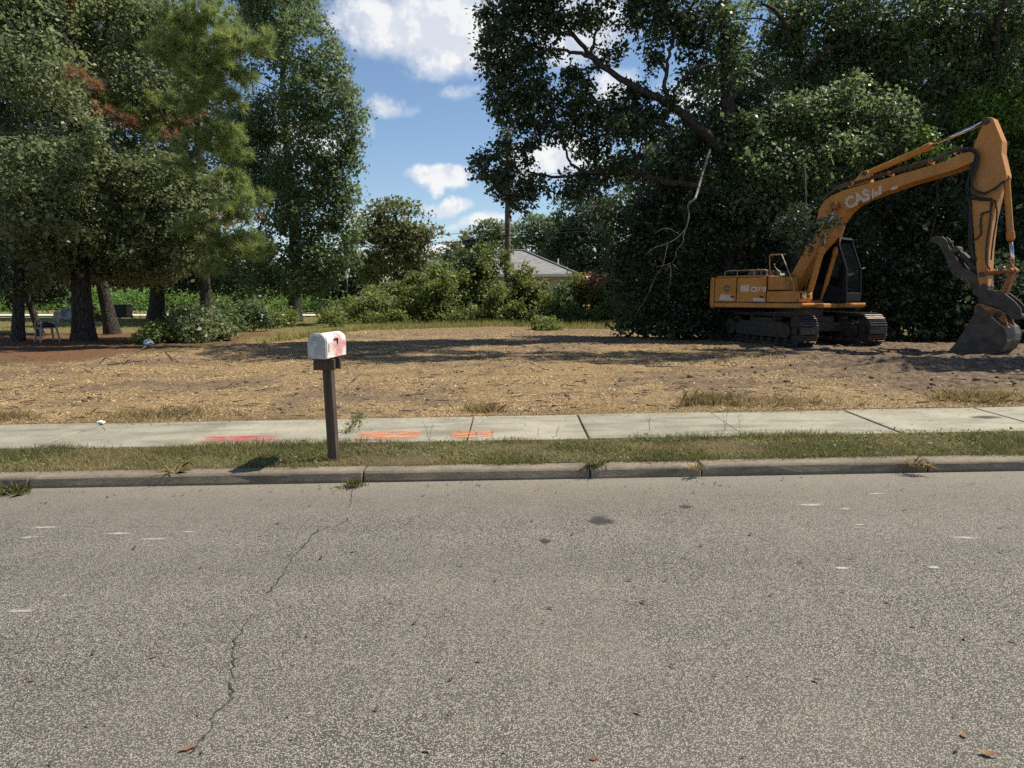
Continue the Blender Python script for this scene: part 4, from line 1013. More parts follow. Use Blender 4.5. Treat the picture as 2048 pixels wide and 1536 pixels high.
for s_ in (-.6, .6): MB().tube([e_ * s_ - e_ * .05, e_ * s_ + e_ * .05], .135, 12).build('strap', 'dark_metal', sp0)
lb = at(696, 630, 45.6); lb[2] = .2
lamp = empty('street_lamp', lb); tag(lamp, 'dark green lamp post with lantern head beside the far street', 'street lamp')
MB().lathe([(.14, 0), (.14, .12), (.09, .18), (.07, .5), (.06, .55)], n=12).build('base', 'lamp_green', lamp, True)
MB().lathe([(.055, .55), (.045, 2.5)], n=12).build('post', 'lamp_green', lamp, True)
MB().lathe([(.07, 2.35), (.09, 2.42), (.09, 2.55), (.05, 2.60)], n=12).build('collar', 'white_trim', lamp, True)
MB().lathe([(.06, 2.62), (.16, 2.72), (.20, 3.0), (.17, 3.02)], n=10).build('lantern', 'lamp_glass', lamp, True)
MB().lathe([(.23, 3.02), (.15, 3.14), (.04, 3.22), (.02, 3.32)], n=10).build('cap', 'lamp_green', lamp, True)

# ================================================================== EXCAVATOR
EXC = np.array([7.8, 19.4, 0.0]); EXC[2] = float(.16)
BE, AL = R(50), R(76)
ef = np.array([math.cos(BE), -math.sin(BE), 0]); er = np.array([-math.sin(BE), -math.cos(BE), 0])
ex = empty('excavator', EXC, -BE); tag(ex, 'worn orange crawler excavator parked in the shade with bucket down', 'excavator')
def EX(px, py, lat=0.0):
    """the point of the machine's upright plane `lat` metres to its right, as (forward, up)"""
    d = ray(px, py); t_ = ((EXC + er * lat - EYE) @ er) / (d @ er); q = EYE + d * t_
    return (float((q - EXC) @ ef), float(q[2] - EXC[2]))
def E3(px, py, lat=0.0):
    x, z = EX(px, py, lat); return (x, -lat, z)
# ---- undercarriage, turned against the upper works
hr, hl = .40, 1.42
shoe = MB()
shoe.box((0, 0, .008), (.172, .50, .016))
for gx in (-.07, 0, .07): shoe.box((gx, 0, .028), (.014, .50, .026))
shoe_me = shoe.mesh('track_shoe', 'track_steel')
def loop(s_):
    per = 4 * hl + 2 * math.pi * hr; s_ = s_ % per
    if s_ < 2 * hl: return (-hl + s_, hr * 2, 0.0)
    s_ -= 2 * hl
    if s_ < math.pi * hr: a = s_ / hr; return (hl + hr * math.sin(a), hr + hr * math.cos(a), a)
    s_ -= math.pi * hr
    if s_ < 2 * hl: return (hl - s_, 0.0, math.pi)
    s_ -= 2 * hl; a = s_ / hr
    return (-hl - hr * math.sin(a), hr - hr * math.cos(a), math.pi + a)
rotU = -(AL - BE)
per = 4 * hl + 2 * math.pi * hr; NS = 45
for side in (-1, 1):
    cx = Vector((0, side * .995, .05)); cx.rotate(Matrix.Rotation(rotU, 3, 'Z'))
    fr = MB()
    fr.prism([(-1.25, .28), (-1.15, .20), (1.15, .20), (1.25, .28), (1.2, .50), (.9, .60), (-.9, .60), (-1.2, .50)], -.16, .16)
    fr.prism([(-.55, .60), (.55, .60), (.38, .70), (-.38, .70)], -.12, .12)
    for k in range(3): fr.box((-.7 + k * .7, -side * .05 + (-.165 if side < 0 else .165), .40), (.10, .02, .10))
    tr_ = fr.build('crawler_track', 'steel_dark', ex, bevel=.015)
    tr_.location = cx; tr_.rotation_euler = (0, 0, rotU)
    for k in range(NS):
        x, z, a = loop(k * per / NS)
        o = link('track_shoe', shoe_me, tr_); o.location = (x, 0, z); o.rotation_euler = (0, a, 0)
    ch = MB()
    for k in range(90):
        x, z, a = loop(k * per / 90); m_ = Matrix.Rotation(a, 3, 'Y')
        for y in (-.08, .08): ch.box(Vector((x, y, z)) + m_ @ Vector((0, 0, -.035)), (.085, .035, .05), m_)
    ch.build('track_chain', 'steel_dark', tr_)['kind'] = 'stuff'
    sp_m = MB(); sp_m.cyl((-hl, -.11, hr), (-hl, .11, hr), .16, 18); sp_m.cyl((-hl, -.03, hr), (-hl, .03, hr), .30, 20)
    for k in range(11):
        a = 2 * math.pi * k / 11; sp_m.box((-hl + .31 * math.cos(a), 0, hr + .31 * math.sin(a)), (.07, .055, .07), Matrix.Rotation(-a, 3, 'Y'))
    sp_m.cyl((-hl, side * -.0, hr), (-hl, side * .20, hr), .22, 18); sp_m.build('sprocket', 'steel_dark', tr_)
    id_ = MB(); id_.cyl((hl, -.06, hr), (hl, .06, hr), .33, 24); id_.cyl((hl, -.13, hr), (hl, .13, hr), .10, 12); id_.build('idler', 'steel_dark', tr_)
    for k in range(7):
        rl = MB(); x = -1.05 + k * .35; rl.cyl((x, -.11, .115), (x, .11, .115), .085, 14); rl.cyl((x, -.15, .115), (x, .15, .115), .05, 10); rl.build('roller', 'steel_dark', tr_)
    for x in (-.55, .5):
        rl = MB(); rl.cyl((x, -.1, .68), (x, .1, .68), .065, 12); rl.build('carrier_roller', 'steel_dark', tr_)
cf = MB()
m_ = Matrix.Rotation(rotU, 3, 'Z')
cf.box(m_ @ Vector((0, 0, .62)), (1.2, 1.3, .30), m_)
for sx in (-1, 1):
    cf.box(m_ @ Vector((sx * .55, 0, .50)), (.34, 1.9, .24), m_)
cf.build('center_frame', 'steel_dark', ex, bevel=.02)
MB().cyl((0, 0, .76), (0, 0, .98), .62, 28).build('turntable', 'steel_dark', ex)
# ---- upper works
def zz(py, lat=1.2, px=1500): return EX(px, py, lat)[1]
ZB, ZS, ZT = 1.00, 1.13, 1.83
XR = EX(1420, 600, 1.2)[0]; XF = EX(1594, 600, 1.2)[0]
x1, x2, x3 = EX(1428, 590, 1.22)[0], EX(1472, 590, 1.22)[0], EX(1532, 590, 1.22)[0]
dk = MB(); dk.prism([(x1, ZB), (XF + .02, ZB), (XF + .1, ZB + .05), (XF + .1, ZS), (x1, ZS)], -1.21, -.42)
dk.prism([(x1, ZB), (1.20, ZB), (1.25, ZB + .05), (1.25, ZS), (x1, ZS)], .42, 1.21)
dk.box(((x1 + .9) / 2, 0, ZB + .06), (.9 - x1, .86, .12)); dk.build('deck', 'orange_paint', ex, bevel=.03)
cw = MB()                                            # rounded counterweight
prof = []
for k in range(13):
    a = math.pi * (k / 12 - .5)
    prof.append((x1 - .015 - .38 * math.cos(a) ** .7 if abs(math.cos(a)) > 1e-6 else x1 - .015, 1.215 * math.sin(a)))
pv = [(x, y, z) for z in (ZB - .02, ZB + .08, ZT - .10, ZT - .01) for x, y in prof]
sh_ = {0: .93, 1: 1.0, 2: 1.0, 3: .95}
pv = []
for lv, z in enumerate((ZB - .02, ZB + .08, ZT - .12, ZT)):
    for x, y in prof: pv.append((x1 - .015 + (x - x1 + .015) * sh_[lv], y * (.985 if lv in (0, 3) else 1), z))
n = len(prof); fs = []
for lv in range(3):
    for k in range(n - 1): fs.append((lv * n + k, lv * n + k + 1, (lv + 1) * n + k + 1, (lv + 1) * n + k))
    fs.append((lv * n + n - 1, lv * n, (lv + 1) * n, (lv + 1) * n + n - 1))
fs.append(tuple(range(n))[::-1]); fs.append(tuple(3 * n + k for k in range(n)))
cw.add(pv, fs); cw.build('counterweight', 'orange_paint', ex, bevel=.03)
MB().box((x1 - .16, -.93, 1.45), (.05, .16, .26)).build('reflector', 'decal_white', ex)
# engine bay behind the doors, right doors, left doors
MB().box(((x1 + x3) / 2, 0, (ZS + ZT) / 2 - .03), (x3 - x1 - .04, 2.30, ZT - ZS - .04)).build('engine_bay', 'hood_grey', ex)
for a, b_ in ((x1 + .012, x2 - .014), (x2 + .014, x3 - .012)):
    d_ = MB().prism([(a, ZS + .02), (b_, ZS + .02), (b_, ZT - .02), (a + .01, ZT - .03)], -1.225, -1.16)
    dr = d_.build('side_door', 'orange_paint', ex, bevel=.025)
    MB().box((b_ - .10, -1.232, ZS + .16), (.10, .02, .045)).build('door_handle', 'rubber', dr)
    MB().prism([(a, ZS + .02), (b_, ZS + .02), (b_, ZT - .02), (a + .01, ZT - .03)], 1.16, 1.225).build('side_door', 'orange_paint', ex, bevel=.025)
hd_ = MB(); hd_.prism([(x1 + .03, ZT - .02), (x3, ZT - .02), (x3, ZT + .03), (x1 + .05, ZT + .03)], -1.18, 1.18); hd_.build('top_panel', 'orange_paint', ex, bevel=.02)
hd_ = MB(); hd_.prism([(x1 + .55, ZT + .03), (x3 - .10, ZT + .03), (x3 - .18, ZT + .17), (x1 + .65, ZT + .17)], -.55, .8); hd_.build('engine_hood', 'hood_grey', ex, bevel=.03)
for k in range(5):
    MB().box((x1 + .95 + k * .16, -.62, ZT + .10), (.06, .16, .13)).build('hood_rib', 'hood_grey', ex, bevel=.01)
MB().tube([(x1 + .35, .5, ZT), (x1 + .35, .5, ZT + .22), (x1 + .28, .5, ZT + .27)], .05, 12).build('exhaust', 'rust_orange', ex, True)
def rail(pts, r=.017, name='handrail', mt='rail_metal'):
    return MB().tube(spline(pts, 4) if len(pts) > 2 else pts, r, 7).build(name, mt, ex, True)
MB().tube([(x1 + .25, -1.1, ZT), (x1 + .25, -1.1, ZT + .14), (x1 + .32, -1.1, ZT + .17), (x3 - .12, -1.1, ZT + .17), (x3 - .05, -1.1, ZT + .14), (x3 - .05, -1.1, ZT)], .016, 6).build('handrail', 'rail_metal', ex)
for fx in (.4, .72): 
    xx = x1 + (x3 - x1) * fx; MB().tube([(xx, -1.1, ZT), (xx, -1.1, ZT + .17)], .013, 6).build('handrail_post', 'rail_metal', ex)
# tank and tool box at the right front
xt1 = EX(1568, 565, 1.15)[0]
zt2 = EX(1560, 581, 1.2)[1]
MB().prism([(x3 + .012, zt2 + .01), (xt1, zt2 + .01), (xt1 - .02, ZT - .04), (xt1 - .07, ZT), (x3 + .012, ZT)], -1.19, -.42).build('fuel_tank', 'orange_paint', ex, bevel=.03)
MB().box(((x3 + xt1) / 2, -.80, ZT + .008), (xt1 - x3 - .1, .66, .014)).build('anti_slip_plate', 'steel_dark', ex)
MB().cyl(((x3 + xt1) / 2 + .05, -.95, ZT), ((x3 + xt1) / 2 + .05, -.95, ZT + .07), .07, 14).build('filler_cap', 'chrome', ex)
MB().prism([(x3 + .012, ZS + .02), (XF - .04, ZS + .02), (XF + .02, ZS + .10), (XF, zt2 - .05), (XF - .1, zt2 - .01), (x3 + .012, zt2 - .012)], -1.225, -.42).build('tool_box', 'orange_paint', ex, bevel=.03)
hl_ = MB().box((XF + .015, -.98, (ZS + zt2) / 2 + .03), (.04, .17, .14)).build('work_light', 'rubber', ex, bevel=.01)
MB().cyl((XF + .03, -.98, (ZS + zt2) / 2 + .03), (XF + .05, -.98, (ZS + zt2) / 2 + .03), .06, 14).build('lens', 'lamp_glass', hl_)
for k in range(2): MB().box((XF + .012, -.66, ZS + .18 + k * .1), (.03, .16, .05)).build('vent_slot', 'rubber', ex)
MB().tube([E3(1541, 556, 1.12), E3(1539, 512, 1.12), E3(1541, 510, 1.12), E3(1562, 509, 1.12), E3(1564, 511, 1.12), E3(1586, 565, 1.12), E3(1588, 580, 1.15), E3(1590, 598, 1.22)], .017, 7).build('grab_rail', 'rail_metal', ex, True)
rail([E3(1548, 528, .95), E3(1552, 537, .95), E3(1560, 545, .95), E3(1563, 556, .95)], .014, 'mirror_stay')
mr = MB().box(E3(1568, 509, 1.0), (.10, .03, .05)).build('mirror', 'hood_grey', ex, bevel=.008)
# ---- cab on the far side
cy0, cy1 = .33, 1.22
cx0, cx1 = -.62, 1.05
cab = MB()
zc0, zc1 = ZS + .02, 2.86
roofp = [(cx0, zc1 - .10), (cx1 - .30, zc1 - .10), (cx1 - .22, zc1 - .06), (cx1 - .28, zc1), (cx0 + .06, zc1), (cx0, zc1 - .05)]
cab.prism(roofp, cy0, cy1)
cab.prism([(cx0, zc0), (cx1 + .05, zc0), (cx1 + .06, zc0 + .25), (cx0, zc0 + .30)], cy0, cy1)
for y in (cy0 + .035, cy1 - .035):
    cab.prism([(cx1 + .06, zc0 + .2), (cx1 + .02, zc0 + .9), (cx1 - .25, zc1 - .08), (cx1 - .34, zc1 - .08), (cx1 - .07, zc0 + .9), (cx1 - .05, zc0 + .2)], y - .035, y + .035)
    cab.prism([(cx0, zc0 + .25), (cx0 + .10, zc0 + .25), (cx0 + .10, zc1 - .08), (cx0, zc1 - .08)], y - .035, y + .035)
    cab.prism([(.22, zc0 + .25), (.30, zc0 + .25), (.30, zc1 - .08), (.22, zc1 - .08)], y - .03, y + .03)
    cab.prism([(cx0, zc0 + .25), (.26, zc0 + .25), (.26, zc0 + .75), (cx0, zc0 + .75)], y - .025, y + .025)
    cab.prism([(.26, zc0 + .25), (cx1 + .0, zc0 + .25), (cx1 - .02, zc0 + .38), (.26, zc0 + .5)], y - .025, y + .025)
cabo = cab.build('cab', 'cab_paint', ex, bevel=.02)
for y in (cy0 + .03, cy1 - .03):
    MB().prism([(.30, zc0 + .4), (cx1 - .04, zc0 + .36), (cx1 - .06, zc0 + .9), (cx1 - .32, zc1 - .1), (.30, zc1 - .1)], y - .004, y + .004).build('window_pane', 'glass', cabo)
    MB().prism([(cx0 + .10, zc0 + .75), (.22, zc0 + .75), (.22, zc1 - .1), (cx0 + .10, zc1 - .1)], y - .004, y + .004).build('window_pane', 'glass', cabo)
ws = MB(); ws.add([(cx1 + .03, cy0 + .07, zc0 + .27), (cx1 + .03, cy1 - .07, zc0 + .27), (cx1 - .01, cy1 - .07, zc0 + .9), (cx1 - .01, cy0 + .07, zc0 + .9), (cx1 - .28, cy1 - .07, zc1 - .09), (cx1 - .28, cy0 + .07, zc1 - .09)], [(0, 1, 2, 3), (3, 2, 4, 5)]); ws.build('windscreen', 'glass', cabo)
st = MB(); st.box((.0, .77, zc0 + .45), (.5, .5, .14)); st.box((-.25, .77, zc0 + .85), (.14, .48, .75), Matrix.Rotation(R(-8), 3, 'Y')); st.build('seat', 'rubber', cabo, bevel=.04)
MB().box((cx1 + .1, .77, ZS - .05), (.14, .8, .10)).build('step_edge', 'orange_paint', ex, bevel=.01)
# ---- boom
bw = .24
nb = [(1556, 586), (1578, 556), (1612, 495), (1630, 463), (1634, 435), (1638, 418), (1648, 402), (1663, 391), (1687, 381), (1760, 360), (1830, 340), (1891, 322), (1906, 314), (1928, 305), (1942, 303), (1951, 311),
      (1948, 323), (1930, 331), (1906, 340), (1860, 354), (1819, 366), (1771, 383), (1731, 397), (1706, 410), (1690, 424), (1676, 444), (1660, 473), (1633, 505), (1595, 566), (1578, 592), (1562, 596)]
bp = [EX(a, b_, bw) for a, b_ in nb]
boom = MB().prism(bp, -bw, bw).build('boom', 'orange_paint', ex, bevel=.012)
# weld seams / stiffener plate near the tip
MB().prism([EX(1905, 322, bw), EX(1932, 309, bw), EX(1938, 318, bw), EX(1906, 334, bw)], -bw - .010, -bw + .002).build('wear_plate', 'orange_paint', boom, bevel=.004)
bk = MB().prism([EX(1700, 377, 0), EX(1728, 343, 0), EX(1738, 341, 0), EX(1742, 348, 0), EX(1745, 365, 0)], -.11, .11); bk.build('cylinder_bracket', 'orange_paint', boom, bevel=.01)
MB().cyl((*EX(1733, 348, 0)[:1], -.16, EX(1733, 348, 0)[1]), (EX(1733, 348, 0)[0], .16, EX(1733, 348, 0)[1]), .05, 14).build('pin', 'steel_dark', boom)
def cylinder(name, a, b_, split, r, rr, mt='orange_paint'):
    a = Vector(a); b_ = Vector(b_); m_ = a.lerp(b_, split); d = (b_ - a).normalized()
    c_ = MB(); c_.tube([a + d * .04, m_ - d * .16], r, 16); c_.tube([m_ - d * .17, m_], r * 1.22, 16); c_.tube([m_, m_ + d * .03], r * 1.0, 16)
    o = c_.build(name, mt, ex, False, bevel=.006)
    MB().tube([m_, b_], rr, 14).build('rod', 'chrome', o, True)
    ee = MB()
    for q in (a, b_): ee.cyl(q - Vector((0, r * 1.1, 0)), q + Vector((0, r * 1.1, 0)), r * 1.15, 16)
    ee.build('pin_eye', 'rust_orange', o, bevel=.006)
    return o
ca, cb = EX(1613, 606, .40), EX(1669, 411, .40)
for s_ in (-1, 1):
    o = cylinder('boom_cylinder', (ca[0], s_ * .40, ca[1]), (cb[0], s_ * .40, cb[1]), .585, .078, .042)
    MB().tube(spline([(ca[0] - .10, s_ * .40, ca[1] + .15), (ca[0] + .02, s_ * .40 - .03, ca[1] + .6), (ca[0] + .06, s_ * .40, ca[1] + .75), (ca[0] + .30, s_ * .40, ca[1] + 1.42)], 5), .016, 6).build('feed_pipe', 'rust_orange', o, True)
MB().cyl((cb[0], -.47, cb[1]), (cb[0], .47, cb[1]), .055, 16).build('boom_pin', 'steel_dark', ex)
MB().prism([(ca[0] - .3, ZS - .05), (ca[0] + .12, ZS - .05), (ca[0] + .08, ca[1] + .07), (ca[0] - .08, ca[1] + .08)], -.30, .30).build('boom_mount', 'rust_orange', ex, bevel=.02)
mt_ = MB()
for s_ in (-1, 1): mt_.prism([(bp[0][0] - .25, ZS), (bp[0][0] + .55, ZS), (bp[0][0] + .25, bp[0][1] + .14), (bp[0][0] - .05, bp[0][1] + .14)], s_ * .27, s_ * .33)
mt_.build('mounting_cheek', 'orange_paint', ex, bevel=.01)
cylinder('arm_cylinder', (EX(1733, 348, 0)[0], 0, EX(1733, 348, 0)[1]), (EX(1973, 243, 0)[0], 0, EX(1973, 243, 0)[1]), .565, .072, .042)
# ---- stick
aw = .18
na = [(1965, 250), (1969, 240), (1977, 234), (1985, 235), (2004, 281), (2003, 306), (2013, 349), (2012, 358), (1999, 366), (1996, 392), (1985, 440), (1978, 500), (1976, 545), (1976, 578), (1968, 583), (1960, 578), (1954, 548), (1950, 504), (1945, 440), (1942, 392), (1939, 350), (1940, 330), (1944, 300), (1951, 281)]
ap = [EX(a, b_, aw) for a, b_ in na]
arm = MB().prism(ap, -aw, aw).build('stick', 'orange_paint', ex, bevel=.012)
for (px, py, rr) in ((1945, 318, .10), (1972, 243, .075), (1969, 574, .075), (1964, 549, .06)):
    q = EX(px, py, aw); MB().cyl((q[0], -aw - .035, q[1]), (q[0], aw + .035, q[1]), rr, 18).build('pin_boss', 'steel_dark', arm)
cylinder('bucket_cylinder', (EX(2013, 357, 0)[0], 0, EX(2013, 357, 0)[1]), (EX(2026, 541, 0)[0], 0, EX(2026, 541, 0)[1]), .66, .066, .040)
q0, q1, q2 = EX(1981, 546, 0), EX(2026, 541, 0), EX(2008, 590, 0)
lk = MB()
for s_ in (-1, 1): lk.tube([(q0[0], s_ * .21, q0[1]), (q1[0], s_ * .21, q1[1])], .04, 8)
lk.cyl((q1[0], -.25, q1[1]), (q1[0], .25, q1[1]), .05, 14); lk.cyl((q0[0], -.23, q0[1]), (q0[0], .23, q0[1]), .05, 14); lk.build('guide_link', 'rust_orange', ex)
lk = MB(); lk.prism([(q1[0] - .05, q1[1]), (q1[0] + .05, q1[1]), (q2[0] + .06, q2[1]), (q2[0] - .06, q2[1])], -.11, .11); lk.build('bucket_link', 'rust_orange', ex, bevel=.015)
# ---- coupler, bucket, thumb
cpl = [EX(a, b_, .2) for a, b_ in ((1955, 583), (1962, 577), (1982, 580), (2007, 585), (2030, 603), (2042, 617), (2044, 632), (2036, 640), (2024, 638), (2010, 622), (1985, 612), (1958, 604))]
co_ = MB()
for s_ in (-1, 1): co_.prism(cpl, s_ * .17, s_ * .22)
co_.box(((cpl[0][0] + cpl[4][0]) / 2, 0, (cpl[0][1] + cpl[7][1]) / 2 + .03), (.45, .34, .12)); coup = co_.build('quick_coupler', 'bucket_steel', ex, bevel=.008)
for (px, py) in ((2034, 632), (2003, 596), (1975, 592)):
    q = EX(px, py, .22); MB().cyl((q[0], -.25, q[1]), (q[0], .25, q[1]), .055, 16).build('pin', 'steel_dark', coup)
wl = .52
side = [EX(a, b_, wl) for a, b_ in ((1968, 624), (1958, 628), (1946, 638), (1933, 660), (1925, 673), (1908, 697), (1898, 708), (1890, 715), (1960, 718), (1990, 717), (2003, 708), (2011, 692), (2013, 678), (2008, 664), (1996, 655), (1980, 640))]
zmin = min(q[1] for q in side); side = [(x, z - zmin + .015) for x, z in side]
bk_ = MB()
for s_ in (-1, 1): bk_.prism(side, s_ * wl, s_ * (wl - .03))
curve_ = side[7:16]
for i in range(len(curve_) - 1):
    (xa, za), (xb, zb) = curve_[i], curve_[i + 1]
    d = Vector((xb - xa, 0, zb - za)); nrm = Vector((d.z, 0, -d.x)).normalized() * -.028
    vs = [(xa, -wl + .02, za), (xa, wl - .02, za), (xb, wl - .02, zb), (xb, -wl + .02, zb)]
    vs2 = [(x + nrm.x, y, z + nrm.z) for x, y, z in vs]
    bk_.add(vs + vs2, [(0, 1, 2, 3), (7, 6, 5, 4), (0, 4, 5, 1), (1, 5, 6, 2), (2, 6, 7, 3), (3, 7, 4, 0)])
buck = bk_.build('bucket', 'bucket_steel', ex)
ear = [EX(a, b_, .22) for a, b_ in ((1949, 622), (1950, 612), (1957, 607), (1966, 608), (2004, 621), (2009, 627), (2016, 650), (2022, 668), (2020, 676), (1990, 662), (1972, 648), (1952, 644))]
er_ = MB()
for s_ in (-1, 1): er_.prism(ear, s_ * .20, s_ * .245)
ears = er_.build('bucket_ear', 'rust_orange', buck, bevel=.008)
for (px, py) in ((1957, 616), (1997, 628)):
    q = EX(px, py, .25); MB().cyl((q[0], -.275, q[1]), (q[0], .275, q[1]), .062, 18).build('pin', 'steel_dark', buck)
q = EX(1975, 684, wl); MB().cyl((q[0], -wl - .008, q[1] + .0), (q[0], -wl + .01, q[1]), .30, 28).build('wear_disc', 'bucket_steel', buck, bevel=.004)
rg = MB(); rg.tube([(q[0] - .06 + .035 * math.cos(a), -wl - .016, q[1] + .04 + .05 * math.sin(a)) for a in np.linspace(0, 6.283, 13)], .010, 5); rg.box((q[0] + .06, -wl - .016, q[1] + .02), (.09, .014, .016)); rg.box((q[0] + .10, -wl - .016, q[1] - .02), (.016, .014, .09)); rg.build('cast_mark', 'steel_dark', buck)
for k in range(5):
    y = -wl + .08 + k * (2 * wl - .16) / 4
    x, z = side[7]; MB().prism([(x + .13, z + .0), (x + .13, z + .07), (x - .02, z + .045), (x - .13, z + .004), (x - .02, z - .0)], y - .04, y + .04).build('tooth', 'track_steel', buck, bevel=.006)
for (px, py) in ((1934, 662), (1917, 686), (1912, 693), (1907, 700)):
    q = EX(px + 6, py, wl); MB().cyl((q[0], -wl - .014, q[1]), (q[0], -wl, q[1]), .016, 8).build('bolt', 'steel_dark', buck)
th = [EX(a, b_, .17) for a, b_ in ((1857, 482), (1862, 476), (1870, 473), (1884, 473), (1892, 479), (1897, 492), (1925, 534), (1941, 541), (1956, 553), (1963, 568), (1963, 588), (1954, 593), (1945, 589), (1944, 575), (1935, 561), (1909, 554), (1902, 545), (1894, 522), (1884, 502), (1876, 489), (1868, 486))]
tm = MB()
for s_ in (-1, 1): tm.prism(th, s_ * .12, s_ * .17)
xa, za = th[2]; 
for i_ in (1, 4, 6): tm.box((th[i_][0] + .04, 0, th[i_][1] - .05), (.06, .24, .06))
thumb = tm.build('thumb', 'bucket_steel', ex, bevel=.008)
ta, tb = EX(1964, 549, 0), EX(1915, 499, 0)
tcy = MB(); tcy.tube([(ta[0], 0, ta[1]), (tb[0] + .1, 0, tb[1] - .12)], .085, 14); tcy.tube([(ta[0], 0, ta[1]), (tb[0], 0, tb[1])], .05, 12); tcy.cyl((tb[0], -.15, tb[1]), (tb[0], .15, tb[1]), .07, 14); tcy.build('thumb_cylinder', 'steel_dark', ex)
# ---- pipes and hoses
for k in range(3):
    lt = .20 - k * .09; oy = 5 + k * 3
    pp = [E3(1645, 408 - oy + 8, lt), E3(1664, 391 - oy, lt), E3(1690, 378 - oy, lt), E3(1780, 353 - oy, lt), E3(1880, 323 - oy, lt), E3(1905, 311 - oy, lt), E3(1925, 302 - oy, lt)]
    MB().tube(spline(pp, 4), .018, 7).build('boom_pipe', 'steel_dark', boom, True)
for (px, py) in ((1709, 369), (1782, 348), (1863, 324)):
    q = E3(px, py, .11); MB().box((q[0], q[1], q[2]), (.04, .32, .10)).build('pipe_clamp', 'rust_orange', boom, bevel=.006)
hs_ = [([(1925, 301), (1940, 297), (1951, 306), (1947, 330), (1937, 358), (1938, 380), (1950, 392), (1972, 397), (1984, 398)], .24), ([(1925, 302), (1943, 300), (1955, 312), (1948, 340), (1942, 362), (1950, 380), (1968, 386), (1988, 378), (2004, 366), (2010, 361)], .27),
       ([(1922, 300), (1936, 298), (1944, 312), (1940, 345), (1933, 372), (1938, 392), (1956, 399), (1980, 400)], .21), ([(1925, 300), (1945, 297), (1958, 314), (1952, 338), (1944, 366), (1952, 384), (1972, 388)], .30), ([(1938, 390), (1942, 440), (1944, 500), (1948, 520)], .23)]
for pts, lt in hs_:
    MB().tube(spline([E3(a, b_, lt) for a, b_ in pts], 5), .024, 8).build('hose', 'rubber', arm, True)
MB().tube(spline([E3(1941, 400, .10), E3(1940, 450, .14), E3(1942, 500, .2), E3(1950, 522, .2)], 4), .05, 8).build('hose', 'rubber', arm, True)
for pts in ([(1984, 400), (1982, 418), (1975, 424), (1964, 428), (1961, 450), (1962, 466), (1957, 474), (1950, 480)], [(1982, 404), (1980, 440), (1974, 480), (1972, 520), (1980, 540)], [(1990, 400), (1994, 430), (1986, 480), (1982, 520)]):
    MB().tube(spline([E3(a, b_, aw + .03) for a, b_ in pts], 4), .016, 6).build('arm_pipe', 'rubber', arm, True)
for (px, py) in ((1964, 428), (1961, 452), (1984, 402)):
    q = E3(px, py, aw + .03); MB().box(q, (.05, .04, .06)).build('fitting', 'steel_dark', arm, bevel=.006)
# ---- lettering, all flat on the paint
def lettering(text, px0, py0, px1, py1, size, lat, material, parent, off=.012, shear=.22, squash=1.0, name='lettering'):
    cu = bpy.data.curves.new('lettering_curve', 'FONT'); cu.body = text; cu.size = 1.0; cu.offset = off / size; cu.shear = shear; cu.extrude = 0.0
    tmp = bpy.data.objects.new('lettering_tmp', cu); COL.objects.link(tmp)
    bpy.context.view_layer.update()
    me_ = bpy.data.meshes.new_from_object(tmp.evaluated_get(bpy.context.evaluated_depsgraph_get()))
    bpy.data.objects.remove(tmp)
    a = Vector(EX(px0, py0, lat)).to_3d(); b_ = Vector(EX(px1, py1, lat)).to_3d()
    d = (b_ - a); Lw = d.length; d.normalize(); up = Vector((-d.y, d.x, 0))
    xs_ = [v.co.x for v in me_.vertices]; x0_, x1_ = min(xs_), max(xs_)
    k = Lw / (x1_ - x0_)
    for v in me_.vertices:
        u = (v.co.x - x0_) * k; w_ = v.co.y * size * squash
        q = a + d * u + up * w_
        v.co = (q.x, -lat - .004, q.y)
    me_.materials.clear(); me_.materials.append(MATS[material])
    return link(name, me_, parent)
lettering('CX160', 1502, 583, 1532, 583, .17, 1.229, 'decal_white', ex, .0065, .3)
lettering('CAS', 1694, 418, 1742, 397, .39, bw + .002, 'decal_worn', boom, .016, .0)
lg = MB()
def bpatch(poly): lg.prism([EX(a, b_, bw) for a, b_ in poly], -bw - .006, -bw + .001)
bpatch([(1744, 379), (1748, 377), (1748, 396), (1744, 398)]); bpatch([(1749.5, 384), (1755.5, 381.5), (1755.5, 391), (1749.5, 394)]); bpatch([(1757, 373), (1763, 370), (1763, 388), (1757, 391)]); bpatch([(1782, 376), (1795, 371), (1795, 377), (1782, 381)])
lg.build('lettering', 'decal_worn', boom)
st_ = MB()
def spatch(poly, mb_): mb_.prism([EX(a, b_, 1.229) for a, b_ in poly], -1.2325, -1.226)
spatch([(1481, 571), (1499, 569), (1498, 583), (1481, 584)], st_); st_.build('sticker', 'decal_worn', ex)
st_ = MB(); spatch([(1442, 588), (1466, 592), (1466, 601), (1438, 600)], st_); st_.build('worn_decal', 'decal_worn', ex); st_ = MB(); spatch([(1505, 595), (1528, 597), (1529, 603), (1507, 602)], st_); st_.build('worn_decal', 'decal_worn', ex)
st_ = MB(); a0 = EX(1454, 577, 1.229)
for k in range(10):
    t0_, t1_ = k * .628, (k + .7) * .628; st_.prism([(a0[0] + .11 * math.cos(t0_), a0[1] + .10 * math.sin(t0_)), (a0[0] + .11 * math.cos(t1_), a0[1] + .10 * math.sin(t1_)), (a0[0] + .04 * math.cos(t1_), a0[1] + .04 * math.sin(t1_)), (a0[0] + .04 * math.cos(t0_), a0[1] + .04 * math.sin(t0_))], -1.2325, -1.226)
st_.build('round_emblem', 'hood_grey', ex)

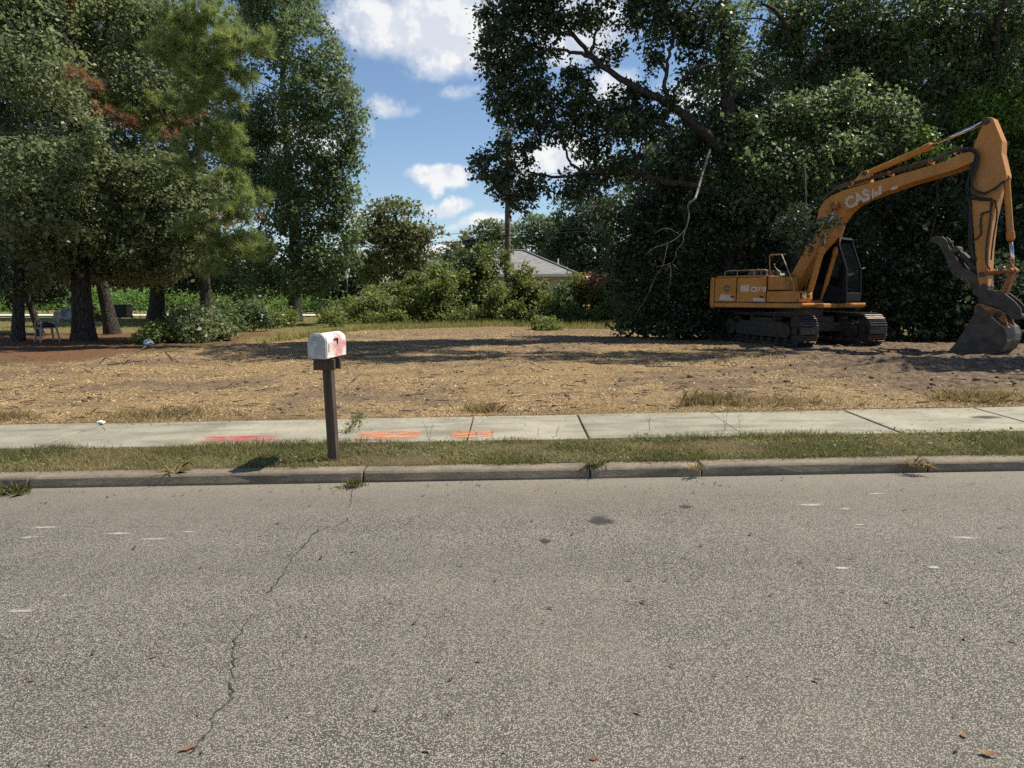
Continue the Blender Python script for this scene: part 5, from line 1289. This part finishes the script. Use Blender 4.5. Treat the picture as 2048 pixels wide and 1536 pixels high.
# ================================================================== LETTERBOX
mbase = np.array(gp(669, 915, .09)); mbase[2] = .094 + float(slope(mbase[0]))
rt = R(-7)
mail = empty('mailbox', mbase, rt); tag(mail, 'white letterbox with red spray paint on a leaning wooden post', 'letterbox')
lean = Vector((-.032, .0, .83))
c45 = .040
vs = [(x + k * lean.x, y, z) for k, z in ((0, -.15), (1, .83)) for x, y in ((-c45, -c45), (c45, -c45), (c45, c45), (-c45, c45))]
MB().add(vs, [(3, 2, 1, 0), (4, 5, 6, 7), (0, 1, 5, 4), (1, 2, 6, 5), (2, 3, 7, 6), (3, 0, 4, 7)]).build('post', 'old_wood', mail, bevel=.006)
tx = lean.x - .005
for y, w_ in ((-.068, .185), (.068, .185)):
    MB().box((tx, y, .846), (w_, .036, .095)).build('bracket_board', 'old_wood', mail, bevel=.004)
MB().box((tx, .0, .902), (.135, .36, .016)).build('mount_board', 'old_wood', mail, bevel=.004)
BW, BH, BL = .152, .205, .44
body = []
for k in range(17):
    a = math.pi * k / 16; body.append((BW / 2 * math.cos(a), BH - BW / 2 + BW / 2 * math.sin(a)))
body = [(BW / 2, 0)] + body + [(-BW / 2, 0)]
bx = MB(); bx.prism(body, -.22, .225)
bo = bx.build('box_body', 'mail_body', mail, loc=(tx, .02, .911)); bo.rotation_euler = (R(0), R(1.0), R(-1))
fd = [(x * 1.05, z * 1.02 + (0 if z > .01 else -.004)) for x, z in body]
dr = MB().prism(fd, -.238, -.222).build('front_door', 'mail_front_shaded', mail, loc=(tx, .02, .911), bevel=.003); dr.rotation_euler = bo.rotation_euler
rim = MB(); pr = [(x * 1.045, -.219, z * 1.015) for x, z in body]; rim.tube(pr, .006, 6); rm = rim.build('door_rim', 'plastic_white', mail, loc=(tx, .02, .911)); rm.rotation_euler = bo.rotation_euler
MB().box((0, -.243, BH - .02), (.03, .012, .012)).build('door_pull', 'mail_front_shaded', dr)
fl = MB(); fl.box((BW / 2 + .006, -.02, .155), (.006, .085, .010)); fl.box((BW / 2 + .006, .018, .135), (.006, .012, .05)); fl.build('flag_bracket', 'dark_metal', bo)
MB().box((BW / 2 + .001, -.165, .085), (.004, .014, .07)).build('rust_patch', 'rust_orange', bo)
lf = MB(); lf.box((0, .0, .004), (BW + .012, .43, .008)); lf.build('base_lip', 'mail_body', bo)

# ================================================================== THINGS UNDER THE LEFT TREES
ch_b = np.array(base_px(95, 686)); ch_b[2] = float(gz(ch_b[0], ch_b[1]))
chair = empty('plastic_chair', ch_b, R(140)); tag(chair, 'old white plastic garden chair at the foot of a slim trunk', 'chair')
MB().box((0, 0, .41), (.46, .44, .03)).build('seat', 'plastic_white', chair, bevel=.01)
for sx in (-1, 1):
    for sy in (-1, 1): MB().tube([(sx * .20, sy * .19, .40), (sx * .25, sy * .24, 0)], [.03, .022], 6).build('leg', 'plastic_white', chair)
    MB().tube([(sx * .23, .20, .41), (sx * .25, .18, .62), (sx * .25, -.16, .62), (sx * .22, -.2, .41)], .018, 6).build('armrest', 'plastic_white', chair)
bkm = MB(); bkm.tube([(-.2, -.22, .42), (-.21, -.30, .84), (0, -.32, .88), (.21, -.30, .84), (.2, -.22, .42)], .02, 6)
bka = bkm.build('backrest', 'plastic_white', chair)
for k in range(5): MB().tube([(-.14 + k * .07, -.22, .42), (-.14 + k * .07, -.31, .86)], .014, 5).build('slat', 'plastic_white', bka)
cu_ = MB(); cu_.lathe([(.0, 0), (.17, .0), (.20, .05), (.15, .10), (.06, .13), (.02, .14)], n=12); o = cu_.build('bundle', 'cloth_dark', None, True, loc=ch_b + [0, 0, .43]); tag(o, 'dark cloth bundle lying on the white plastic chair', 'bundle')
for k, (px, lab, sx) in enumerate(((196, 'black wheeled bin between the two thick trunks', .95), (246, 'black wheeled bin right of the forked trunk', .75))):
    bb = at(px, 640, 40.5); bb[2] = .17
    bn = empty('wheeled_bin', bb); tag(bn, lab, 'bin', 'black bins under the trees')
    MB().add([(-.36, -.32, .06), (.36, -.32, .06), (.36, .32, .06), (-.36, .32, .06), (-.46, -.4, .72), (.46, -.4, .72), (.46, .4, .72), (-.46, .4, .72)], [(3, 2, 1, 0), (4, 5, 6, 7), (0, 1, 5, 4), (1, 2, 6, 5), (2, 3, 7, 6), (3, 0, 4, 7)]).build('body', 'bin_black', bn, bevel=.03)
    MB().box((0, 0, .76), (1.0, .9, .06)).build('lid', 'bin_black', bn, bevel=.02)
    for s_ in (-1, 1): MB().cyl((s_ * .30, .3, .1), (s_ * .40, .3, .1), .1, 12).build('wheel', 'rubber', bn)
tb_ = at(138, 645, 38.0); tb_[2] = .17
tub = empty('wash_tub', tb_); tag(tub, 'pale grey round tub tipped on its side by the big pine', 'tub')
m_ = MB(); m_.lathe([(.26, -.22), (.30, .2), (.33, .22), (.30, .22), (.25, -.17), (.02, -.18)], n=20); o = m_.build('shell', 'tub_pale', tub, True, loc=(0, 0, .33)); o.rotation_euler = (R(80), 0, R(20))
m_ = MB(); m_.tube([(.33 * math.cos(a), .33 * math.sin(a), .22) for a in np.linspace(0, 6.283, 25)], .02, 6); o2 = m_.build('rim', 'plastic_white', tub, loc=(0, 0, .33)); o2.rotation_euler = (R(80), 0, R(20))
pp_ = np.array(base_px(201, 664)); pp_[2] = float(gz(pp_[0], pp_[1]))
pot = empty('plant_stand', pp_); tag(pot, 'small potted plant on a pale wire stand between the trunks', 'pot plant')
for k in range(4):
    a = k * math.pi / 2 + .5; MB().tube([(.16 * math.cos(a), .16 * math.sin(a), 0), (.11 * math.cos(a + .6), .11 * math.sin(a + .6), .2), (.16 * math.cos(a), .16 * math.sin(a), .36)], .012, 5).build('leg', 'plastic_white', pot)
MB().lathe([(.10, .36), (.16, .58), (.18, .60), (.15, .58)], n=14).build('pot', 'cloth_dark', pot, True)
rr2 = np.random.default_rng(5); P = rr2.normal(size=(90, 3)) * [.10, .10, .12] + [0, 0, .78]
V = leaves(P, unit(P - [0, 0, .6]), .12, rr2); o = link('leaf_spray', mesh_np('leaf_spray', V, np.arange(len(V)).reshape(-1, 3), 'leaf_hedge'), pot); o['kind'] = 'stuff'

def crumple(name, label, cat, loc, r, material, seed, sq=.6):
    rg_ = np.random.default_rng(seed); vs = []; fs = []; nu, nv = 12, 8
    for j in range(nv + 1):
        for i in range(nu):
            a = 2 * math.pi * i / nu; b2 = math.pi * j / nv; q = r * (.6 + .6 * rg_.random())
            vs.append((q * math.sin(b2) * math.cos(a) * 1.3, q * math.sin(b2) * math.sin(a), q * math.cos(b2) * sq + r * sq * .8))
    for j in range(nv):
        for i in range(nu): fs.append((j * nu + i, (j + 1) * nu + i, (j + 1) * nu + (i + 1) % nu, j * nu + (i + 1) % nu))
    return tag(MB().add(vs, fs).build(name, material, None, loc=loc), label, cat)
q = gp(199, 843, .08); q[2] = walk_z(q[0], Y_WALKB) + .0; crumple('crumpled_paper', 'crumpled white paper at the back edge of the footpath', 'paper', (q[0], 7.94, q[2] + .004), .035, 'paper', 3)
q = gp(296, 690); q[2] = float(gz(q[0], q[1])); crumple('plastic_bag', 'pale blue plastic bag caught in the scrubby weeds', 'bag', q, .11, 'bag_blue', 4, .8)

# fallen sticks on the lot
for k, (pts, r, lab) in enumerate([([(250, 716), (280, 704), (300, 695)], .018, 'short stick leaning up near the needles'), ([(215, 728), (250, 727), (285, 727)], .02, 'straight stick lying below the scrubby weeds'),
      ([(183, 735), (205, 722), (222, 712)], .014, 'thin forked stick on the left of the lot'), ([(330, 705), (345, 718), (352, 722)], .014, 'small stick right of the scrubby weeds'),
      ([(265, 640), (277, 635), (285, 638)], .035, 'pale fallen limb on the sunny grass'), ([(430, 768), (455, 767), (490, 766)], .010, 'thin stick in the middle left of the lot'),
      ([(1190, 729), (1205, 731), (1222, 734)], .025, 'dark stick in the middle of the lot'), ([(1290, 735), (1320, 740), (1370, 742)], .016, 'long thin stick right of the middle'), ([(1797, 763), (1800, 755), (1798, 746)], .014, 'short stick standing out of the churned soil'),
      ([(690, 770), (705, 762), (716, 752)], .012, 'twig behind the letterbox post'), ([(1230, 770), (1236, 765), (1250, 768)], .014, 'small dark twig on the chips')]):
    W3 = [gp(a, b_) for a, b_ in pts]; p0 = W3[0].copy(); p0[2] = float(gz(p0[0], p0[1]))
    loc = []
    for j, w_ in enumerate(W3): loc.append((w_[0] - p0[0], w_[1] - p0[1], float(gz(w_[0], w_[1])) - p0[2] + r * .9 + .02 * j))
    m_ = MB(); m_.tube(spline(loc, 4), [r * (1 - .5 * i / (4 * (len(loc) - 1))) for i in range(4 * (len(loc) - 1) + 1)], 6)
    e2 = (loc[1][0] + .12, loc[1][1] + .06, loc[1][2] + .10); m_.tube([loc[1], e2], [r * .5, r * .3], 5)
    o = m_.build('fallen_stick', 'bark_pale' if k == 4 else 'bark_twig', None, True, loc=p0); tag(o, lab, 'stick', 'sticks lying on the lot')

# ================================================================== GROUND COVER AND LITTER
def blades(P, hgt, wid, rng, lean=.5, curl=.3, tri=False):
    N = len(P); a = rng.uniform(0, 6.283, N); s = np.stack([np.cos(a), np.sin(a), a * 0], -1)
    ld = rng.normal(size=(N, 3)) * [lean, lean, 0]; up = unit(np.array([0, 0, 1.0]) + ld)
    h = (hgt * rng.uniform(.5, 1.3, N))[:, None]; w = (wid * rng.uniform(.7, 1.3, N))[:, None]
    mid = P + up * h * .55; tip = P + up * h + ld * h * curl - np.array([0, 0, 1]) * h * np.linalg.norm(ld, axis=1, keepdims=True) * .2
    if tri: return np.stack([P - s * w, P + s * w, tip], 1).reshape(-1, 3)
    V = np.stack([P - s * w, P + s * w, mid + s * w * .7, tip, mid - s * w * .7], 1)
    return V.reshape(-1, 3)
def blade_obj(name, label, cat, P, hgt, wid, rng, material, lean=.5, kind='stuff', group=None, curl=.3):
    tri = True; V = blades(P, hgt, wid, rng, lean, curl, tri); Fc = np.arange(len(V)).reshape(-1, 3 if tri else 5); TRI[0] += len(Fc) * (1 if tri else 3)
    return tag(link(name, mesh_np(name, V, Fc, material)), label, cat, group, kind)
rng = np.random.default_rng(42)
N = 150000
x = rng.uniform(-6.5, 6.5, N); y = rng.uniform(Y_CURBB - .05, Y_WALK + .07, N)
nn = fbm(np.stack([x * 1.6, y * 2.5, x * 0 + 4], -1), 4)
edge_ = np.minimum(y - (Y_CURBB - .05), Y_WALK + .07 - y)
keep = rng.random(N) < sstep(nn, .26, .50) * .95 * np.clip(edge_ / .08 + .3, 0, 1) + .28
x, y, nn = x[keep], y[keep], nn[keep]
P = np.stack([x, y, .088 + slope(x) + 0 * x], -1)
blade_obj('verge_grass', 'short patchy grass between kerb and footpath', 'grass', P, (.035 + .055 * sstep(nn, .4, .65)), .0036, rng, 'grass_verge', .85)
N = 100000; x = rng.uniform(-6.5, 6.5, N); y = rng.uniform(Y_CURBB + .0, Y_WALK, N)
blade_obj('verge_thatch', 'dry thatch lying between the grass blades', 'grass', np.stack([x, y, .092 + slope(x) + 0 * x], -1), .05, .0028, rng, 'grass_dry', 1.3)
N = 11000; x = rng.uniform(-6.2, 6.2, N); y = rng.uniform(Y_CURBB + .0, Y_WALK + .03, N)
wn_ = fbm(np.stack([x * 2.2, y * 3.0, x * 0 + 14], -1), 3); keep = wn_ > .52; x, y = x[keep], y[keep]
P = np.stack([x, y, .10 + slope(x) + rng.random(len(x)) * .035], -1)
V = leaves(P, np.tile([0, 0, 1.], (len(P), 1)), .022, rng); TRI[0] += len(P)
tag(link('verge_weeds', mesh_np('verge_weeds', V, np.arange(len(V)).reshape(-1, 3), 'leaf_shrub')), 'low broad-leaved weeds among the verge grass', 'weeds', kind='stuff')
# dry grass fringe where the lot meets the footpath
N = 26000; x = rng.uniform(-8, 8, N); y = Y_WALKB + .02 + np.abs(rng.normal(0, .22, N))
dn = fbm(np.stack([x * .9, y * .6, x * 0 + 8], -1), 3); keep = rng.random(N) < sstep(dn + .14 * np.exp(-((x + 3.8) / 1.2) ** 2) + .12 * np.exp(-((x - 3.4) / 1.3) ** 2), .46, .62) * .95 + .04
x, y = x[keep], y[keep]
blade_obj('edge_grass', 'dry cut grass fringe along the back of the footpath', 'grass', np.stack([x, y, gz(x, y) - .01], -1), .055, .0032, rng, 'grass_dry', .9)
# meadow beyond
N = 60000; x = rng.uniform(-26, 9, N); y = rng.uniform(11, 44, N)
_, nd_, mdw = masks(x, y); keep = rng.random(N) < mdw; x, y = x[keep], y[keep]
blade_obj('meadow_grass', 'rough sunlit grass beyond the cleared lot', 'grass', np.stack([x, y, gz(x, y) - .02], -1), .16, .010, rng, 'grass_meadow', .6)
N = 9000; x = rng.uniform(-7, 7, N); y = lot_edge(x) + rng.normal(.6, .7, N)
blade_obj('edge_weeds', 'longer grass along the back edge of the lot', 'grass', np.stack([x, y, gz(x, y) - .02], -1), .34, .013, rng, 'grass_meadow', .5)
# chips of wood and straw
N = 130000; u = rng.random(N); y = 8.05 + (u ** 1.45) * 20; x = rng.uniform(-.80, .80, N) * (y + 1.5)
so2, ne2, md2 = masks(x, y); pn = fbm(np.stack([x * .55, y * 1.0, x * 0 + 2], -1), 4)
keep = (rng.random(N) < (sstep(pn, .36, .58) * .85 + .15) * (1 - .90 * so2)) & (md2 < .5) & (ne2 < .5) & (y < lot_edge(x) + 1)
x, y = x[keep], y[keep]; N = len(x)
a = rng.uniform(0, 6.283, N); L = rng.uniform(.018, .065, N) * (1 + (y - 8) * .03); Wd = rng.uniform(.004, .010, N) * (1 + (y - 8) * .08)
d = np.stack([np.cos(a), np.sin(a), rng.normal(0, .28, N)], -1); s = np.stack([-np.sin(a), np.cos(a), rng.normal(0, .3, N)], -1)
c0 = np.stack([x, y, gz(x, y) + .008], -1)
V = np.stack([c0 - d * L[:, None] * .5 - s * Wd[:, None] * .5, c0 + d * L[:, None] * .5 - s * Wd[:, None] * .4, c0 + d * L[:, None] * .5 + s * Wd[:, None] * .5, c0 - d * L[:, None] * .5 + s * Wd[:, None] * .4], 1).reshape(-1, 3)
TRI[0] += 2 * N
tag(link('wood_chips', mesh_np('wood_chips', V, np.arange(len(V)).reshape(-1, 4), 'chip')), 'pale wood chips and straw scattered over the cleared lot', 'wood chips', kind='stuff')
# clods of earth
ico = [(0, 0, 1), (.894, 0, .447), (.276, .85, .447), (-.724, .526, .447), (-.724, -.526, .447), (.276, -.85, .447), (.724, .526, -.447), (-.276, .85, -.447), (-.894, 0, -.447), (-.276, -.85, -.447), (.724, -.526, -.447), (0, 0, -1)]
icf = [(0, 1, 2), (0, 2, 3), (0, 3, 4), (0, 4, 5), (0, 5, 1), (1, 6, 2), (2, 7, 3), (3, 8, 4), (4, 9, 5), (5, 10, 1), (6, 7, 2), (7, 8, 3), (8, 9, 4), (9, 10, 5), (10, 6, 1), (11, 7, 6), (11, 8, 7), (11, 9, 8), (11, 10, 9), (11, 6, 10)]
N = 2600; x = rng.uniform(-8, 13, N); y = 8.6 + rng.random(N) ** 1.2 * 12
so2, ne2, md2 = masks(x, y); keep = rng.random(N) < so2 * .9 + .12; x, y = x[keep], y[keep]; N = len(x)
r = np.clip(rng.lognormal(-4.2, .5, N), .008, .055) * (1 + .3 * sstep(x, 4, 8))
V = np.array(ico)[None] * r[:, None, None] * rng.uniform(.6, 1.35, (N, 12, 1)) * np.array([1.2, 1, .75]) + np.stack([x, y, gz(x, y) + r * .2], -1)[:, None]
Fc = (np.arange(N)[:, None, None] * 12 + np.array(icf)[None]).reshape(-1, 3); TRI[0] += len(Fc)
tag(link('soil_clods', mesh_np('soil_clods', V.reshape(-1, 3), Fc, 'clod')), 'dark clods of churned earth over the lot', 'soil', kind='stuff')
tr2 = MB(); rs2 = random.Random(8)
for y0_ in (12.4, 14.2):
    xx = 3.9
    while xx < 12.5:
        xx += .19
        if rs2.random() < .25: continue
        yc = y0_ + .10 * (xx - 8) + .25 * math.sin(xx * .5); zc = float(gz(xx, yc))
        tr2.box((xx + rs2.uniform(-.02, .02), yc + rs2.uniform(-.03, .03), zc + .004), (.055, rs2.uniform(.30, .48), .05), Matrix.Rotation(rs2.uniform(-.12, .12), 3, 'Z'))
tag(tr2.build('tread_ridges', 'clod', bevel=.015), 'ridges of soil pressed up by the crawler tracks', 'soil', kind='stuff')
# dark twigs and scraps scattered through the chips
N = 1700; u = rng.random(N); y = 8.2 + (u ** 1.3) * 17; x = rng.uniform(-.8, .8, N) * y; mbt = MB()
for i in range(N):
    a = rng.uniform(0, 6.283); l_ = rng.uniform(.03, .22); z = float(gz(x[i], y[i])); dv = np.array([math.cos(a), math.sin(a), rng.normal(0, .15)]) * l_
    mbt.tube([(x[i], y[i], z + .012), (x[i] + dv[0], y[i] + dv[1], z + .016 + max(0, dv[2]))], [rng.uniform(.004, .009), .003], 3, False)
TRI[0] += N * 6
tag(mbt.build('twig_litter', 'bark_twig'), 'small dark twigs scattered over the lot', 'twigs', kind='stuff')

# weeds and tufts one can pick out
def tuft(name, label, px, py, n, h, spread, material, seed, z=None, lean=.5, w=.004, grp='grass tufts by the footpath', cat='tuft'):
    rg_ = np.random.default_rng(seed); q = gp(px, py, .1)
    zz_ = z if z is not None else float(gz(q[0], q[1]))
    q = gp(px, py, zz_); P = rg_.normal(size=(n, 3)) * [spread, spread * .6, 0]
    V = blades(P, h, w, rg_, lean); Fc = np.arange(len(V)).reshape(-1, 5); TRI[0] += len(Fc) * 3
    o = link(name, mesh_np(name, V, Fc, material), None, (q[0], q[1], zz_ - .005)); return tag(o, label, cat, grp)
tuft('grass_tuft', 'dry brown grass tuft behind the footpath in the middle', 965, 822, 420, .13, .13, 'grass_dry', 1)
tuft('grass_tuft', 'matted grass tuft at the left edge behind the footpath', 18, 838, 700, .11, .18, 'grass_dry', 2)
tuft('grass_tuft', 'tall dry grass clump right of the middle', 1428, 806, 900, .15, .16, 'grass_dry', 3, lean=.35)
tuft('grass_tuft', 'dry stalks beside the tall grass clump', 1375, 812, 60, .24, .06, 'grass_dry', 4, lean=.2)['kind'] = 'stuff'
tuft('grass_tuft', 'yellow-green grass clump near the churned soil on the right', 1955, 800, 1300, .17, .26, 'grass_dry', 5, lean=.7)
tuft('grass_tuft', 'low dry grass fringe right of the tall clump', 1560, 806, 900, .10, .40, 'grass_dry', 6)['kind'] = 'stuff'
tuft('grass_tuft', 'low dry grass fringe behind the left footpath slabs', 330, 832, 1300, .09, .40, 'grass_dry', 7)['kind'] = 'stuff'
tuft('weed', 'green weed sprouting from the kerb joint by the letterbox', 710, 973, 120, .09, .04, 'grass_verge', 8, z=-.02, grp='weeds in the kerb', cat='weed', lean=.6)
tuft('weed', 'weed drooping over the kerb right of the middle', 1190, 935, 130, .11, .035, 'grass_verge', 9, z=.09, grp='weeds in the kerb', cat='weed', lean=.8)
tuft('weed', 'yellowish weed at the left foot of the kerb', 20, 985, 160, .10, .07, 'grass_verge', 10, z=-.06, grp='weeds in the kerb', cat='weed', lean=.7)
tuft('weed', 'dry weed in the kerb joint on the right', 1835, 930, 90, .09, .04, 'grass_dry', 11, z=.14, grp='weeds in the kerb', cat='weed', lean=.8)
tuft('weed', 'small dry weed in the kerb joint below the slab joint', 1392, 938, 60, .08, .03, 'grass_dry', 12, z=.10, grp='weeds in the kerb', cat='weed', lean=.8)
tuft('weed', 'thin yellow weed leaning on the kerb left of the letterbox', 345, 945, 30, .16, .02, 'grass_dry', 13, z=.05, grp='weeds in the kerb', cat='weed', lean=1.2)
for k, (pts, lab) in enumerate([([(692, 862), (703, 850), (712, 838), (720, 830)], 'leafy runner creeping along the slab joint behind the letterbox')]):
    rg_ = np.random.default_rng(60); C_ = np.array([gp(a, b_, .12) for a, b_ in pts]); C_[:, 2] = [walk_z(c[0], c[1]) + .008 for c in C_]
    p0 = C_[0].copy(); idx = rg_.uniform(0, len(C_) - 1, 190); i0 = idx.astype(int); fr_ = (idx - i0)[:, None]
    P = C_[i0] * (1 - fr_) + C_[np.minimum(i0 + 1, len(C_) - 1)] * fr_ - p0 + rg_.normal(size=(190, 3)) * [.045, .03, .0] + [0, 0, .01]
    wd_ = empty('weed', p0); tag(wd_, lab, 'weed', 'weeds in the kerb')
    V = leaves(P, np.tile([0, 0, 1.], (190, 1)), .035, rg_); link('leaf_spray', mesh_np('leaf_spray', V, np.arange(len(V)).reshape(-1, 3), 'grass_verge'), wd_)['kind'] = 'stuff'
    MB().tube(spline([c - p0 + [0, 0, .004] for c in C_], 4), .004, 5).build('stem', 'bark_twig', wd_, True)
# tall seed stalks in the verge
for k, (px, py, h) in enumerate([(858, 880, .22), (1450, 872, .30), (1480, 872, .18), (1300, 868, .2), (1112, 876, .14), (1076, 878, .14), (955, 880, .13), (985, 878, .12), (560, 890, .1), (200, 893, .1)]):
    q = gp(px, py, .1); q[2] = .09 + float(slope(q[0])); m_ = MB()
    for j in range(2):
        l_ = random.uniform(-.3, .3); m_.tube([(0, 0, 0), (l_ * h * .4, .01 * j, h * .6), (l_ * h, .02 * j, h * (1 - .2 * j))], [.0022, .0018, .001], 4, False)
        m_.tube([(l_ * h * .4, .01 * j, h * .6), (l_ * h * .4 + .025, 0, h * .8)], [.0015, .001], 3, False)
    o = m_.build('seed_stalk', 'grass_dry', None, loc=q)
    tag(o, ['thin seed stalk standing before the orange paint', 'tallest seed stalk standing right of the middle', 'short seed stalk beside the tallest one', 'seed stalk standing left of the tallest one', 'seed stalk below the middle slab', 'seed stalk left of the middle slab', 'seed stalk in front of the short orange mark', 'bent seed stalk right of the short orange mark', 'seed stalk left of the letterbox post', 'seed stalk at the left of the verge'][k], 'stalk', 'seed stalks in the verge')

# leaf litter on the road
def road_leaf(P, ang, L, Wd, rng):
    N = len(P); d = np.stack([np.cos(ang), np.sin(ang), 0 * ang], -1); s = np.stack([-np.sin(ang), np.cos(ang), 0 * ang], -1); up = np.array([0, 0, 1.0])
    L = L[:, None]; Wd = Wd[:, None]; cu = rng.uniform(.05, .35, N)[:, None] * L
    V = np.stack([P - d * L * .5 + up * cu * .6, P - d * L * .1 + s * Wd * .5 + up * cu * .5, P - d * L * .1 + up * .002, P - d * L * .1 - s * Wd * .5 + up * cu * .3,
                  P + d * L * .5 + up * cu], 1)
    V = V.reshape(-1, 3); o_ = np.arange(N)[:, None] * 5
    Fc = np.concatenate([o_ + [0, 3, 2, 2], o_ + [0, 2, 1, 1]], 0)
    T_ = np.concatenate([o_ + [0, 3, 2], o_ + [0, 2, 1], o_ + [2, 3, 4], o_ + [1, 2, 4]], 0)
    return V, T_
N = 520; y = 1.4 + 4.2 * rng.random(N) ** .7; x = rng.uniform(-.76, .76, N) * y
ln = np.where(rng.random(N) < .25, rng.uniform(.022, .045, N), rng.uniform(.007, .022, N)); y[-170:] = rng.uniform(5.2, 5.62, 170); x[-170:] = rng.uniform(-4.6, 4.6, 170)
V, T_ = road_leaf(np.stack([x, y, slope(x) + .006], -1), rng.uniform(0, 6.28, N), ln, ln * rng.uniform(.18, .55, N), rng); TRI[0] += len(T_)
tag(link('leaf_litter', mesh_np('leaf_litter', V, T_, 'litter_dark')), 'small dark leaf scraps strewn over the asphalt', 'leaf litter', kind='stuff')
N = 420; x = rng.uniform(-5.6, 5.6, N); y = np.where(rng.random(N) < .6, Y_WALKB - .02 - np.abs(rng.normal(0, .10, N)), rng.uniform(Y_WALK + .03, Y_WALKB - .03, N)); ln = rng.uniform(.008, .035, N)
V, T_ = road_leaf(np.stack([x, y, .106 + slope(x) + (y - Y_WALK) * .02 + .006], -1), rng.uniform(0, 6.28, N), ln, ln * rng.uniform(.2, .6, N), rng); TRI[0] += len(T_)
tag(link('path_litter', mesh_np('path_litter', V, T_, 'litter_dark')), 'small dark scraps blown along the footpath', 'leaf litter', kind='stuff')
for k, (px, py, l_, wr, an, mt, lab) in enumerate([
    (378, 1499, .075, .28, .5, 'leaf_litter', 'long curled brown leaf at the bottom left of the road'), (1976, 1512, .060, .45, -.4, 'leaf_litter', 'reddish brown curled leaf at the bottom right corner'),
    (1926, 1472, .032, .75, 1.2, 'leaf_litter', 'small tan leaf above the bottom right corner'), (1188, 1519, .035, .6, .3, 'leaf_litter', 'tan leaf at the bottom edge right of the middle'),
    (958, 1324, .034, .55, .6, 'leaf_litter', 'orange tan leaf in the middle of the road'), (614, 1274, .026, .55, -1, 'leaf_litter', 'small orange leaf right of the crack'),
    (308, 1315, .045, .3, .8, 'leaf_litter', 'brown leaf on the left of the road beside the crack'), (64, 1363, .040, .35, .3, 'leaf_litter', 'reddish leaf at the left edge of the road'), (1342, 1333, .042, .25, -.6, 'litter_dark', 'dark leaf lying right of the middle of the road'),
    (1330, 1163, .045, .3, -.1, 'litter_dark', 'dark slim leaf below the oil stains'), (1100, 1218, .045, .35, -.2, 'litter_dark', 'dark leaf in the middle of the asphalt'), (1775, 1207, .04, .4, -.7, 'litter_dark', 'dark curled leaf on the right of the road'),
    (1602, 1125, .05, .25, 0, 'litter_dark', 'dark flat leaf below the chalk scuffs'), (1826, 1254, .03, .5, .2, 'leaf_litter', 'small orange leaf at the right of the road'), (620, 1013, .05, .25, 0, 'litter_dark', 'dark leaf near the kerb left of the middle'),
    (1688, 1185, .035, .4, -.2, 'litter_dark', 'small dark leaf below the right scuffs'), (706, 1105, .05, .3, .1, 'litter_dark', 'dark leaf on the road below the letterbox')]):
    q = gp(px, py, 0); q = gp(px, py, rz(q[0], 0))
    rg_ = np.random.default_rng(400 + k); V, T_ = road_leaf(np.array([[0, 0, .004]]), np.array([an]), np.array([l_]), np.array([l_ * wr]), rg_)
    tag(link('fallen_leaf', mesh_np('fallen_leaf', V, T_, mt), None, q), lab, 'leaf', 'fallen leaves on the road')
print('TRIANGLES in foliage', TRI[0])
